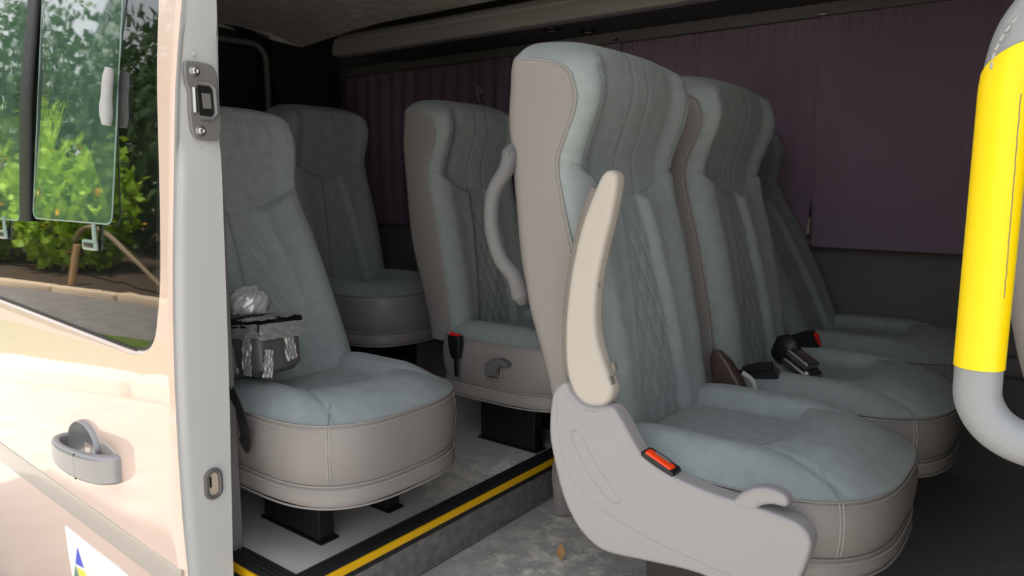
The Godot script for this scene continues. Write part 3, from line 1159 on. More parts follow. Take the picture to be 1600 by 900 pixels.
func door():
	var d := Node3D.new()
	d.name = "door_1"
	add_child(d)
	tag(d, "beige open sliding door with dark window and silver handle", "", "", "structure")
	var X0 := -3.35
	var X1 := -1.53
	# skin: grid on the curved side with a hole for the window
	var hole := PackedVector2Array()
	for p in [Vector2(-1.585, 0.90), Vector2(-1.600, 0.78), Vector2(-1.62, 0.73), Vector2(-1.655, 0.703), Vector2(-1.70, 0.693), Vector2(-1.80, 0.692)]:
		hole.append(p)
	for p in [Vector2(-2.55, 0.725), Vector2(-3.16, 0.745), Vector2(-3.22, 0.79), Vector2(-3.23, 0.86), Vector2(-3.23, 1.60), Vector2(-3.19, 1.66), Vector2(-1.72, 1.66), Vector2(-1.665, 1.60), Vector2(-1.63, 1.44), Vector2(-1.60, 1.15)]:
		hole.append(p)
	var hc := []
	for p in curve(Array(hole), 5, true):
		hc.append(p)
	# outer ring, matched point by point to the hole outline by direction, then lofted
	var cen := Vector2(-2.42, 1.18)
	var outer := []
	for p in hc:
		var dr: Vector2 = (p - cen)
		var k := 1e9
		for e in [[dr.x, X1 - 0.0 - cen.x], [dr.x, X0 - cen.x], [dr.y, 1.78 - cen.y], [dr.y, -0.40 - cen.y]]:
			if absf(e[0]) > 1e-6 and e[1] / e[0] > 0:
				k = minf(k, e[1] / e[0])
		outer.append(cen + dr * k)
	var b := nb()
	var rings := []
	var ring0 := PackedVector3Array()
	for p in hc:
		ring0.append(Vector3(p.x, p.y, tab(ZO, p.y) - 0.015))
	rings.append(ring0)
	for e in [[0.003, -0.0105], [0.008, -0.0045], [0.013, -0.001]]:
		var lip := PackedVector3Array()
		for i in hc.size():
			var p: Vector2 = hc[i] + (outer[i] - hc[i]).normalized() * float(e[0])
			lip.append(Vector3(p.x, p.y, tab(ZO, p.y) + float(e[1])))
		rings.append(lip)
	for s in range(1, 25):
		var ring := PackedVector3Array()
		for i in hc.size():
			var p: Vector2 = (hc[i] + (outer[i] - hc[i]).normalized() * 0.014).lerp(outer[i], pow(s / 24.0, 1.4))
			var z := tab(ZO, p.y)
			var edge := smoothstep(X1 - 0.012, X1, p.x)
			ring.append(Vector3(p.x, p.y, z - 0.006 * edge * edge))
		rings.append(ring)
	loft(b, rings, true, false, 1, Vector3(-2.4, 0.7, -6.0))
	var skin := put("outer_skin", b, "paint", d)
	tag(skin, "glossy beige painted outer panel")
	# leading edge of the door: the thick grey painted face
	b = nb()
	rings = []
	for i in 61:
		var y := lerpf(-0.40, 1.78, i / 60.0)
		var zo := tab(ZO, y)
		var zi := tab(ZI, y)
		var step := smoothstep(1.133, 1.124, y) * 0.010 + smoothstep(1.392, 1.400, y) * 0.004
		var ring := PackedVector3Array()
		ring.append(Vector3(X1 - 0.10, y, zo - 0.02))
		ring.append(Vector3(X1 - 0.004, y, zo - 0.0062))
		ring.append(Vector3(X1 + 0.001, y, zo - 0.008))
		ring.append(Vector3(X1, y, zo - 0.013))
		ring.append(Vector3(X1 - 0.006 + step, y, zo - 0.020))
		ring.append(Vector3(X1 - 0.003 + step, y, zo - 0.035))
		ring.append(Vector3(X1 - 0.003 + step, y, zi + 0.030))
		ring.append(Vector3(X1 - 0.002 + step, y, zi + 0.008))
		ring.append(Vector3(X1 - 0.008, y, zi))
		ring.append(Vector3(X1 - 0.10, y, zi))
		rings.append(ring)
	loft(b, rings, true, true, 2)
	var edge := put("edge_face", b, "paint_edge", d)
	tag(edge, "grey painted leading edge of the door")
	# inner panel and the folded rim round the rear
	b = nb()
	box2(b, Vector3(X0, -0.40, -0.925), Vector3(X1 - 0.10, 0.66, -0.885), 0.004)
	box2(b, Vector3(X0, 1.68, -0.930), Vector3(X1 - 0.10, 1.78, -0.90), 0.004)
	box2(b, Vector3(X0, 0.66, -0.930), Vector3(X0 + 0.08, 1.68, -0.90), 0.004)
	put("inner_panel", b, "wall_trim", d)
	# window: dark tinted glass, seal, sliding panes
	var wn := Node3D.new()
	wn.name = "window"
	d.add_child(wn)
	b = nb()
	rings = []
	for off in [0.0, -0.005]:
		for s in ([0, 1, 2, 3, 4, 5, 6, 7, 8] if off == 0.0 else [8, 7, 6, 5, 4, 3, 2, 1, 0]):
			var ring := PackedVector3Array()
			for p in hc:
				var q: Vector2 = cen + (p - cen) * (0.02 + 0.98 * s / 8.0)
				ring.append(Vector3(q.x, q.y, glass_z(q.y) + off))
			rings.append(ring)
	loft(b, rings, true, true, 2)
	tag(put("tinted_glass", b, "window_glass", wn), "dark tinted window glass")
	b = nb()
	var sl := []
	for p in hc:
		sl.append(Vector3(p.x, p.y, tab(ZO, p.y) - 0.0115))
	sl.append(sl[0])
	tube(b, sl, 0.0035, 6, false)
	put("seal", b, "seal", wn)
	var panes := [[-2.275, -1.805, 0.975], [-2.90, -2.37, 0.965]]
	for i in 2:
		var pa = panes[i]
		b = nb()
		var loop := []
		var po := []
		for p in rrect(pa[1] - pa[0], 1.60 - pa[2], 0.025, 4):
			po.append(Vector2((pa[0] + pa[1]) / 2 + p.x, (1.60 + pa[2]) / 2 + p.y))
		rings = []
		var pc := Vector2((pa[0] + pa[1]) / 2, (1.60 + pa[2]) / 2)
		for off in [0.0, -0.004]:
			for s in ([0, 1, 2, 3, 4, 5, 6] if off == 0.0 else [6, 5, 4, 3, 2, 1, 0]):
				var ring := PackedVector3Array()
				for p in po:
					var q: Vector2 = pc + (p - pc) * (0.02 + 0.98 * s / 6.0)
					ring.append(Vector3(q.x, q.y, glass_z(q.y) + 0.011 + off))
				rings.append(ring)
		loft(b, rings, true, true, 2)
		var pn := put("sliding_pane", b, "pane_glass", wn)
		for p in po:
			loop.append(Vector3(p.x, p.y, glass_z(p.y) + 0.009))
		loop.append(loop[0])
		b = nb()
		tube(b, loop, 0.0022, 6, false)
		put("pane_edge", b, "pane_edge", pn)
	b = nb()
	rings = []
	for i in 13:
		var y := lerpf(0.965, 1.60, i / 12.0)
		var ring := PackedVector3Array()
		for p in rrect(0.062, 0.014, 0.004, 2):
			ring.append(Vector3(-2.325 + p.x, y, glass_z(y) + 0.010 + p.y))
		rings.append(ring)
	loft(b, rings, true, true, 2)
	put("post", b, "seal", wn)
	# pane grip and the two lower catches
	b = nb()
	var gp := []
	for k in 7:
		var y := lerpf(1.205, 1.335, k / 6.0)
		gp.append(Vector3(-1.822 + 0.008 * absf(k - 2) / 4.0, y, glass_z(y) + 0.018))
	tube(b, gp, [0.009, 0.013, 0.013, 0.011, 0.011, 0.011, 0.008], 10, true, Vector2(1.2, 0.9))
	put("pane_grip", b, "pane_grip", wn)
	for x in [-1.93, -2.52]:
		b = nb()
		var z := glass_z(0.925)
		box(b, Vector3(x, 0.920, z + 0.006), Vector3(0.075, 0.026, 0.010), 0.003)
		box(b, Vector3(x + 0.028, 0.948, z + 0.006), Vector3(0.014, 0.05, 0.008), 0.002)
		var ca := put("pane_catch", b, "pane_edge", wn)
		b = nb()
		box(b, Vector3(x, 0.920, z + 0.0105), Vector3(0.052, 0.012, 0.003), 0.001)
		put("catch_slot", b, "black_plastic", ca)
	# grey stripe pressed along the flank
	b = nb()
	rings = []
	for i in 9:
		var x := lerpf(X0 + 0.01, X1 - 0.012, i / 8.0)
		var yt := 0.203 + (-1.53 - x) * 0.052
		var ring := PackedVector3Array()
		for p in [[-0.070, 0.000], [-0.066, 0.0026], [-0.004, 0.0026], [0.0, 0.000], [0.0, -0.003], [-0.070, -0.003]]:
			var y: float = yt + p[0]
			ring.append(Vector3(x, y, tab(ZO, y) + p[1]))
		rings.append(ring)
	loft(b, rings, true, true, 2)
	tag(put("flank_stripe", b, "stripe", d), "flat grey-beige stripe along the door")
	# round sticker sheet with a three-coloured triangular mark
	var st := put("sticker", decal_sheet([Vector2(-2.192, 0.118), Vector2(-1.60, 0.085), Vector2(-1.60, -0.22), Vector2(-2.192, -0.20)], 0.0012), "sticker_white", d)
	tag(st, "white sticker with a blue, yellow and green mark")
	put("blue_mark", decal_sheet([Vector2(-2.119, 0.073), Vector2(-2.093, 0.018), Vector2(-2.147, 0.016)], 0.0022), "sticker_blue", st)
	put("yellow_mark", decal_sheet([Vector2(-2.142, 0.009), Vector2(-2.090, 0.011), Vector2(-2.060, -0.05), Vector2(-2.125, -0.05)], 0.0022), "sticker_yellow", st)
	put("green_mark", decal_sheet([Vector2(-2.150, 0.010), Vector2(-2.131, -0.05), Vector2(-2.182, -0.05)], 0.0022), "sticker_green", st)
	door_handle(d)
	latch(d)

func decal_sheet(poly: Array, off: float) -> Dictionary:
	# thin sheet that follows the flank of the door
	var b := nb()
	var v := PackedVector3Array()
	var idx := PackedInt32Array()
	var lo: float = poly[0].y
	var hi: float = poly[0].y
	for p in poly:
		lo = minf(lo, p.y)
		hi = maxf(hi, p.y)
	var rows := 12
	for r in rows + 1:
		var y := lerpf(lo + 0.0002, hi - 0.0002, float(r) / rows)
		var xs := []
		for i in poly.size():
			var a: Vector2 = poly[i]
			var c: Vector2 = poly[(i + 1) % poly.size()]
			if (a.y - y) * (c.y - y) <= 0 and a.y != c.y:
				xs.append(lerpf(a.x, c.x, (y - a.y) / (c.y - a.y)))
		xs.sort()
		v.append(Vector3(xs[0], y, tab(ZO, y) + off))
		v.append(Vector3(xs[-1], y, tab(ZO, y) + off))
		v.append(Vector3(xs[0], y, tab(ZO, y) - 0.001))
		v.append(Vector3(xs[-1], y, tab(ZO, y) - 0.001))
	for r in rows:
		var p := r * 4
		idx.append_array([p, p + 1, p + 5, p, p + 5, p + 4])
		idx.append_array([p + 2, p + 7, p + 3, p + 2, p + 6, p + 7])
		idx.append_array([p, p + 4, p + 6, p, p + 6, p + 2])
		idx.append_array([p + 1, p + 7, p + 5, p + 1, p + 3, p + 7])
	piece(b, v, idx, 0)
	return b

func door_handle(d: Node3D):
	var h := Node3D.new()
	h.name = "handle"
	d.add_child(h)
	h.position = Vector3(-1.955, 0.385, -0.765)
	tag(h, "silver pull handle with a shallow finger cup")
	var b := nb()
	# bowed grip: vertical oval section swept along x and out from the skin
	var pts := curve([Vector3(-0.135, 0.002, -0.004), Vector3(-0.137, 0.004, 0.018), Vector3(-0.122, 0.003, 0.040), Vector3(-0.075, 0.0, 0.054), Vector3(-0.01, -0.002, 0.057), Vector3(0.06, -0.003, 0.050), Vector3(0.115, -0.004, 0.034), Vector3(0.138, -0.005, 0.014), Vector3(0.140, -0.005, -0.004)], 6)
	var rings := []
	for i in pts.size():
		var p: Vector3 = pts[i]
		var t: Vector3 = (pts[mini(i + 1, pts.size() - 1)] - pts[maxi(i - 1, 0)]).normalized()
		var n := t.cross(Vector3.UP).normalized()
		var q := float(i) / (pts.size() - 1)
		var hh := 0.025 + 0.010 * smoothstep(0.1, 0.75, q)
		var tt := 0.010 + 0.006 * smoothstep(0.3, 0.8, q)
		var ring := PackedVector3Array()
		for s in rrect(hh * 2, tt * 2, 0.009, 4):
			ring.append(p + Vector3.UP * s.x + n * s.y)
		rings.append(ring)
	loft(b, rings, true, true, 2)
	put("grip", b, "handle_silver", h)
	b = nb()
	box(b, Vector3(0.048, -0.003, 0.060), Vector3(0.0018, 0.066, 0.012), 0.0005)
	put("joint_line", b, "black_plastic", h)
	b = nb()
	# finger cup: a dished oval standing behind the grip
	rings = []
	for e in [[0.004, 0.0005], [0.5, 0.001], [0.8, 0.004], [0.95, 0.011], [1.0, 0.014], [1.03, 0.011], [1.04, -0.004]]:
		var ring := PackedVector3Array()
		for k in 36:
			var a := TAU * k / 36
			ring.append(Vector3(-0.035 + 0.082 * cos(a) * e[0], 0.012 + 0.066 * sin(a) * e[0], e[1]))
		rings.append(ring)
	loft(b, rings, true, false, 2)
	put("finger_cup", b, "handle_silver", h)
	b = nb()
	plate(b, curve(V2([0.055, 0.038, 0.11, 0.040, 0.148, 0.018, 0.155, -0.02, 0.14, -0.044, 0.08, -0.046]), 4, true), 0.006, 0.003, 2, Transform3D(Basis.IDENTITY, Vector3(0, 0, -0.002)))
	put("base_pad", b, "stripe", h)

func latch(d: Node3D):
	# plate faces +x: local X -> -z, local Y -> y, local Z -> +x
	var xf := Transform3D(Basis(Vector3(0, 0, -1), Vector3(0, 1, 0), Vector3(1, 0, 0)), Vector3(-1.531, 1.247, -0.876))
	var l := Node3D.new()
	l.name = "latch_catch"
	d.add_child(l)
	l.transform = xf
	tag(l, "grey latch catch with two round screws")
	var b := nb()
	var po := curve(V2([-0.030, 0.080, 0.018, 0.078, 0.034, 0.060, 0.036, 0.02, 0.038, -0.02, 0.036, -0.066, 0.024, -0.082, -0.012, -0.082, -0.030, -0.070, -0.034, -0.03, -0.034, -0.018, -0.033, 0.02, -0.039, 0.036, -0.039, 0.070]), 4, true)
	plate(b, po, 0.009, 0.003, 3)
	put("plate", b, "latch_grey", l)
	b = nb()
	# pocket: raised rim round a dark striker slot
	plate(b, [Vector2(-0.014, 0.034), Vector2(0.020, 0.034), Vector2(0.022, -0.032), Vector2(-0.012, -0.032)], 0.0022, 0.0006, 2, Transform3D(Basis.IDENTITY, Vector3(0, 0, 0.0078)))
	put("striker_slot", b, "black_plastic", l)
	b = nb()
	tube(b, [Vector3(-0.014, 0.036, 0.010), Vector3(0.014, 0.036, 0.012), Vector3(0.024, 0.026, 0.012), Vector3(0.026, -0.026, 0.012), Vector3(0.014, -0.038, 0.012), Vector3(-0.012, -0.036, 0.010)], 0.005, 8)
	put("slot_rim", b, "latch_grey", l)
	b = nb()
	tube(b, [Vector3(-0.023, 0.026, 0.011), Vector3(-0.022, -0.026, 0.011)], 0.0065, 10)
	put("striker_pin", b, "steel", l)
	b = nb()
	plate(b, [Vector2(-0.006, 0.016), Vector2(0.014, 0.016), Vector2(0.015, -0.016), Vector2(-0.004, -0.016)], 0.003, 0.001, 2, Transform3D(Basis.IDENTITY, Vector3(0, 0, 0.0095)))
	put("inner_bolt", b, "latch_grey", l)
	for y in [0.060, -0.064]:
		b = nb()
		var at := Vector3(-0.018 if y > 0 else -0.012, y, 0.008)
		lathe(b, [Vector2(0.0001, 0.0), Vector2(0.012, 0.0), Vector2(0.012, 0.002), Vector2(0.008, 0.003), Vector2(0.0075, 0.007), Vector2(0.005, 0.009), Vector2(0.003, 0.008), Vector2(0.0025, 0.005), Vector2(0.0001, 0.005)], 18, frame_to(Vector3(0, 0, 1), at))
		put("screw", b, "steel", l)
	for y in [0.098, -0.102]:
		b = nb()
		lathe(b, [Vector2(0.0001, 0.0), Vector2(0.0055, 0.0), Vector2(0.0055, 0.0015), Vector2(0.003, 0.0025), Vector2(0.0001, 0.0015)], 14, frame_to(Vector3(0, 0, 1), Vector3(-0.012, y, 0.0)))
		put("plug", b, "paint_edge", l)
	# oval drain grommet lower down
	var g := Node3D.new()
	g.name = "grommet"
	d.add_child(g)
	g.transform = Transform3D(Basis(Vector3(0, 0, -1), Vector3(0, 1, 0), Vector3(1, 0, 0)), Vector3(-1.5225, 0.392, -0.842))
	tag(g, "oval rubber-rimmed light set in the door edge")
	b = nb()
	var loop := []
	for p in rrect(0.034, 0.064, 0.017, 8):
		loop.append(Vector3(p.x, p.y, 0.003))
	loop.append(loop[0])
	tube(b, loop, 0.0055, 8, false)
	put("rim", b, "rim_dark", g)
	b = nb()
	var lp := []
	for p in rrect(0.028, 0.058, 0.014, 8):
		lp.append(p)
	plate(b, lp, 0.003, 0.001, 2)
	put("lens", b, "lens", g)
	b = nb()
	box(b, Vector3(-0.007, 0.006, 0.003), Vector3(0.006, 0.026, 0.002), 0.0008)
	put("pin", b, "black_plastic", g)

# ------------------------------------------------------------------ hand rail
func rail():
	var t := thing("grab_rail", "padded grey grab rail with a bright yellow taped grip", "handrail", Vector3(-0.083, 0.8, -0.985))
	var b := nb()
	var r := 0.0245
	var pts := curve([Vector3(0.24, 0.500, 0.02), Vector3(0.12, 0.500, 0.012), Vector3(0.055, 0.486, 0.004), Vector3(0.012, 0.44, 0.0), Vector3(0.0, 0.37, 0), Vector3(0.0, 0.30, 0), Vector3(0, 0.16, 0), Vector3(0, 0.06, 0), Vector3(0.004, 0.022, 0), Vector3(0.026, -0.006, 0.0), Vector3(0.065, -0.018, 0.0), Vector3(0.14, -0.020, 0.006), Vector3(0.24, -0.02, 0.02)], 7)
	tube(b, pts, r, 24)
	put("padded_tube", b, "rail_foam", t)
	# yellow tape wrapped round the straight grip, with its torn overlap
	b = nb()
	var rings := []
	for i in 30:
		var q := i / 29.0
		var ring := PackedVector3Array()
		for k in 40:
			var a := TAU * k / 40
			var y := lerpf(0.066, 0.405 - 0.020 * cos(a + 2.3), q)
			var off := 0.0
			if y > 0.37:
				off = 0.012 * pow((y - 0.37) / 0.07, 2.0)
			ring.append(Vector3(off + (r + 0.0012) * cos(a), y, (r + 0.0012) * sin(a)))
		rings.append(ring)
	loft(b, rings, true, false, 1)
	var tp := put("yellow_tape", b, "yellow_tape", t)
	tag(tp, "bright yellow tape wrap")
	b = nb()
	for s in [[0.10, 0.36, 0.75]]:
		var path := []
		for i in 26:
			var a: float = s[2] + 0.06 * fnl.get_noise_1d(i * 9.0) + 0.006 * i
			path.append(Vector3((r + 0.0013) * cos(a), lerpf(0.15, 0.37, i / 25.0), (r + 0.0013) * sin(a)))
		tube(b, path, 0.0006, 4)
	put("tape_seam", b, "arm_dark", tp)
	b = nb()
	var seam := []
	for i in 14:
		seam.append(Vector3(-0.012 + 0.045 * pow(i / 13.0, 2.0), 0.40 + 0.075 * i / 13.0, 0.030 - 0.012 * i / 13.0))
	dashes(b, seam, 0.010, 0.007, 0.0014)
	tag(put("stitching", b, "thread", t), "", "", "", "stuff")

# ------------------------------------------------------------------ loose things
func loose():
	# taped box on the near rear seat
	var t := thing("taped_box", "black plastic box bandaged with silver tape on the near rear seat", "box", Vector3(-1.69, 0.576, -1.10))
	t.rotation_degrees = Vector3(0, 8, 4)
	var b := nb()
	box(b, Vector3(0, 0.062, 0), Vector3(0.15, 0.124, 0.15), 0.018)
	put("body", b, "box_plastic", t)
	b = nb()
	box(b, Vector3(0, 0.133, 0), Vector3(0.158, 0.020, 0.158), 0.006)
	put("lid", b, "black_plastic", t)
	var strips := [[Vector3(0.0, 0.118, 0.078), Vector3(0.16, 0.034, 0.010), 3.0], [Vector3(0.081, 0.112, 0.0), Vector3(0.008, 0.040, 0.15), -4.0], [Vector3(0.079, 0.072, -0.022), Vector3(0.006, 0.085, 0.036), 5.0], [Vector3(0.03, 0.06, 0.078), Vector3(0.034, 0.11, 0.006), -6.0], [Vector3(-0.04, 0.05, 0.078), Vector3(0.05, 0.09, 0.006), 9.0], [Vector3(0.03, 0.146, -0.02), Vector3(0.13, 0.006, 0.06), 12.0], [Vector3(0.045, 0.148, 0.045), Vector3(0.07, 0.006, 0.08), -20.0], [Vector3(0.080, 0.035, 0.055), Vector3(0.006, 0.07, 0.03), -12.0]]
	for s in strips:
		b = nb()
		var sz: Vector3 = s[1]
		sheet(b, func(u, v):
			var p: Vector3
			var w: float = 0.006 * fnl.get_noise_2d(u * 40.0 + s[2] * 7.0, v * 40.0)
			if sz.x < 0.01:
				p = Vector3(w, (v - 0.5) * sz.y, (u - 0.5) * sz.z)
			elif sz.z < 0.012:
				p = Vector3((u - 0.5) * sz.x, (v - 0.5) * sz.y, w)
			else:
				p = Vector3((u - 0.5) * sz.x, w, (v - 0.5) * sz.z)
			p += Vector3(0.003, 0.003, 0.003) * fnl.get_noise_2d(u * 90.0, s[2] * 30.0 + v * 15.0)
			return p.rotated(Vector3(1, 0, 0) if sz.x < 0.01 else Vector3(0, 0, 1) if sz.z < 0.012 else Vector3.UP, deg_to_rad(s[2])) + s[0], 14, 14, Vector3(0.0012, 0.0012, 0.0012))
		put("tape_strip", b, "silver_tape", t)
	# crumpled clear wrapping on top of it
	var w := thing("plastic_wrap", "crumpled clear plastic wrap lying on top of the taped box", "plastic wrap", Vector3(-1.74, 0.752, -1.09))
	b = nb()
	var sph := SphereMesh.new()
	sph.radius = 1.0
	sph.height = 2.0
	sph.radial_segments = 40
	sph.rings = 20
	var rings := []
	for i in 17:
		var la := PI * (i + 0.1) / 16.2
		var ring := PackedVector3Array()
		for k in 36:
			var a := TAU * k / 36
			var dir := Vector3(sin(la) * cos(a), cos(la), sin(la) * sin(a))
			var r := 1.0 + 0.28 * fnl.get_noise_3d(dir.x * 55.0, dir.y * 55.0, dir.z * 55.0) + 0.15 * fnl.get_noise_3d(dir.x * 140.0, dir.y * 140.0, dir.z * 140.0)
			ring.append(Vector3(dir.x * 0.055, maxf(dir.y * 0.045, -0.022), dir.z * 0.055) * r)
		rings.append(ring)
	loft(b, rings, true, true, 1)
	put("sheet", b, "wrap", w)
	# belt webbing hanging beside the near rear seat
	var s := thing("belt_strap", "black belt webbing hanging beside the near rear seat cushion", "belt strap", Vector3(-1.60, 0.50, -0.962))
	for k in 3:
		b = nb()
		var pts := curve([Vector3(-0.02 - 0.02 * k, 0.07, 0.0), Vector3(0.02 - 0.01 * k, 0.03, 0.004), Vector3(0.045 - 0.015 * k, -0.03, 0.003), Vector3(0.03, -0.075 + 0.01 * k, 0.0), Vector3(0.005, -0.05, 0.002)], 6)
		tube(b, pts, 0.009, 8, true, Vector2(0.25, 1.0))
		put("webbing_loop", b, "webbing", s)
	# buckles
	buckle("black belt buckle with red button standing beside the rear aisle seat", Vector3(-1.675, 0.470, -1.838), Basis(Vector3(0, 0, 1), 0.03), true, 0.07)
	buckle("small red-topped belt buckle behind the near rear seat cushion", Vector3(-1.855, 0.415, -1.585), Basis(Vector3(0, 0, 1), -0.2), true, 0.05)
	buckle("black belt buckle lying between the two front seats", Vector3(-0.655, 0.592, -1.81), Basis(Vector3(0, 0, 1), -1.35) * Basis(Vector3(0, 1, 0), 0.9), false, 0.05)
	buckle("red-tipped belt buckle lying at the back of the middle front seat", Vector3(-0.665, 0.60, -2.20), Basis(Vector3(0, 0, 1), -1.3) * Basis(Vector3(0, 1, 0), 0.6), true, 0.06)
	# brown cover of the belt stalk
	t = thing("belt_stalk_cover", "brown leatherette belt stalk cover between the two front seats", "belt cover", Vector3(-0.70, 0.56, -1.752))
	b = nb()
	rings = []
	for e in [[0.0, 0.040, 0.022, 0.035], [0.03, 0.036, 0.022, 0.022], [0.07, 0.026, 0.018, 0.004], [0.092, 0.012, 0.010, -0.006]]:
		var ring := PackedVector3Array()
		for p in rrect(e[1] * 2, e[2] * 2, 0.012, 4):
			ring.append(Vector3(e[3] + p.x, e[0], p.y))
		rings.append(ring)
	loft(b, rings, true, true, 2)
	put("cover", b, "belt_brown", t)
	b = nb()
	tube(b, curve([Vector3(0.06, 0.045, 0.0), Vector3(0.088, 0.03, 0.004), Vector3(0.098, 0.0, 0.006)], 5), 0.007, 8, true, Vector2(0.4, 1.0))
	put("white_loop", b, "thread", t)
	# heavy belt tongue and buckle on the middle seat
	t = thing("belt_tongue", "black belt adjuster with a metal tongue on the middle front seat", "belt tongue", Vector3(-0.615, 0.595, -1.97))
	t.rotation_degrees = Vector3(0, -20, -24)
	b = nb()
	box(b, Vector3(0.0, 0.035, 0), Vector3(0.075, 0.085, 0.055), 0.020)
	put("housing", b, "black_plastic", t)
	b = nb()
	box(b, Vector3(0.058, 0.052, 0.012), Vector3(0.075, 0.020, 0.05), 0.004)
	box(b, Vector3(0.062, 0.030, 0.022), Vector3(0.078, 0.016, 0.04), 0.004)
	put("tongue", b, "steel", t)
	b = nb()
	box(b, Vector3(0.060, 0.006, 0.026), Vector3(0.085, 0.008, 0.044), 0.003)
	put("plate", b, "latch_grey", t)
	b = nb()
	tube(b, [Vector3(0.10, 0.032, -0.01), Vector3(0.10, 0.030, 0.032)], 0.014, 12)
	put("roller", b, "steel", t)
	# loose vinyl flap hanging from the first seat onto the floor
	t = thing("vinyl_flap", "loose grey vinyl flap hanging to the floor behind the front seat", "vinyl flap", Vector3(-1.28, 0.0, -1.86))
	b = nb()
	sheet(b, func(u, v): return Vector3(0.10 * u + 0.035 * (v * v) + 0.006 * sin(v * 9.0), 0.005 + v * 0.30, -0.01 - 0.04 * u + 0.01 * sin(u * 7.0 + v * 3.0)), 10, 16, Vector3(-0.003, 0, 0.002))
	put("sheet", b, "vinyl", t)
	b = nb()
	var hem := []
	for i in 12:
		var v := i / 11.0
		hem.append(Vector3(0.035 * v * v + 0.006 * sin(v * 9.0) - 0.002, 0.006 + v * 0.30, -0.008 + 0.01 * sin(v * 3.0)))
	tube(b, hem, 0.004, 6)
	put("hem", b, "piping", t)
	# dry leaf
	t = thing("dry_leaf", "small dry brown leaf standing on the muddy floor", "leaf", Vector3(-1.10, 0.002, -1.64))
	t.rotation_degrees.y = 35
	b = nb()
	sheet(b, func(u, v): return Vector3((u - 0.5) * 0.022 * sin(PI * clampf(v, 0.03, 0.97)), v * 0.055, 0.006 * sin(v * 3.0) + 0.003 * absf(u - 0.5)), 6, 10, Vector3(0, 0, -0.0008))
	put("blade", b, "dry_leaf", t)
	# belt guide hook on the far pillar
	t = thing("belt_guide", "small pale belt guide hook on the dark far pillar", "belt guide", Vector3(-2.50, 1.50, -2.962))
	b = nb()
	tube(b, curve([Vector3(0.0, 0.05, 0.03), Vector3(0.0, 0.0, 0.035), Vector3(0.03, -0.07, 0.03)], 5), [0.012, 0.012, 0.012, 0.012, 0.011, 0.009, 0.008, 0.007, 0.006, 0.005, 0.004], 8)
	box(b, Vector3(0, 0.03, 0.012), Vector3(0.03, 0.05, 0.024), 0.005)
	put("hook", b, "duct", t)

# ------------------------------------------------------------------ the street that the paint and the glass mirror
const RD := Vector3(0.94, 0, 0.342)      # along the road
const RN := Vector3(-0.342, 0, 0.94)     # away from the bus

func band(b: Dictionary, n0: float, n1: float, y0: float, y1: float, s0 := -34.0, s1 := 26.0, depth := 0.3, wave := 0.0):
	var v := PackedVector3Array()
	var idx := PackedInt32Array()
	var k := 40
	for i in k + 1:
		var s := lerpf(s0, s1, float(i) / k)
		var wv := wave * sin(s * 0.9)
		for e in [[n0 + wv, y0], [n1 + wv, y1], [n1 + wv, y1 - depth], [n0 + wv, y0 - depth]]:
			var p: Vector3 = RD * s + RN * float(e[0])
			v.append(Vector3(p.x, e[1], p.z))
	for i in k:
		for e in 4:
			var a := i * 4 + e
			var c := i * 4 + (e + 1) % 4
			idx.append_array([a, c, c + 4, a, c + 4, a + 4])
	piece(b, v, idx, 0)

func foliage(parent: Node3D, called: String, count: int, size: Vector3, leaf: Vector2, material: String, sd: int):
	var b := nb()
	var v := PackedVector3Array([Vector3(0, 0, 0), Vector3(-0.5, 0.45, 0.10), Vector3(0, 1, 0), Vector3(0.5, 0.45, 0.10), Vector3(0, 0.5, -0.04)])
	piece(b, v, PackedInt32Array([0, 4, 1, 1, 4, 2, 0, 3, 4, 4, 3, 2]), 1, Vector3(0, 0.5, -1))
	var mm := MultiMesh.new()
	mm.transform_format = MultiMesh.TRANSFORM_3D
	mm.mesh = commit(b)
	mm.instance_count = count
	var r := RandomNumberGenerator.new()
	r.seed = sd
	for i in count:
		var d := Vector3(r.randfn(), r.randfn(), r.randfn()).normalized() * pow(r.randf(), 0.45)
		var lump := 1.0 + 0.35 * fnl.get_noise_3d(d.x * 30.0 + sd, d.y * 30.0, d.z * 30.0)
		var p := Vector3(d.x * size.x, size.y * (1.0 + d.y), d.z * size.z) * lump
		var ba := Basis(Vector3(r.randfn(), r.randfn(), r.randfn()).normalized(), r.randf() * TAU)
		var sc := r.randf_range(0.7, 1.3)
		mm.set_instance_transform(i, Transform3D(ba.scaled(Vector3(leaf.x, leaf.y, leaf.x) * sc), Vector3(p.x, maxf(p.y, 0.05), p.z)))
	var o := MultiMeshInstance3D.new()
	o.name = called
	o.multimesh = mm
	o.material_override = M[material]
	parent.add_child(o, true)
	tag(o, "", "", "", "stuff")

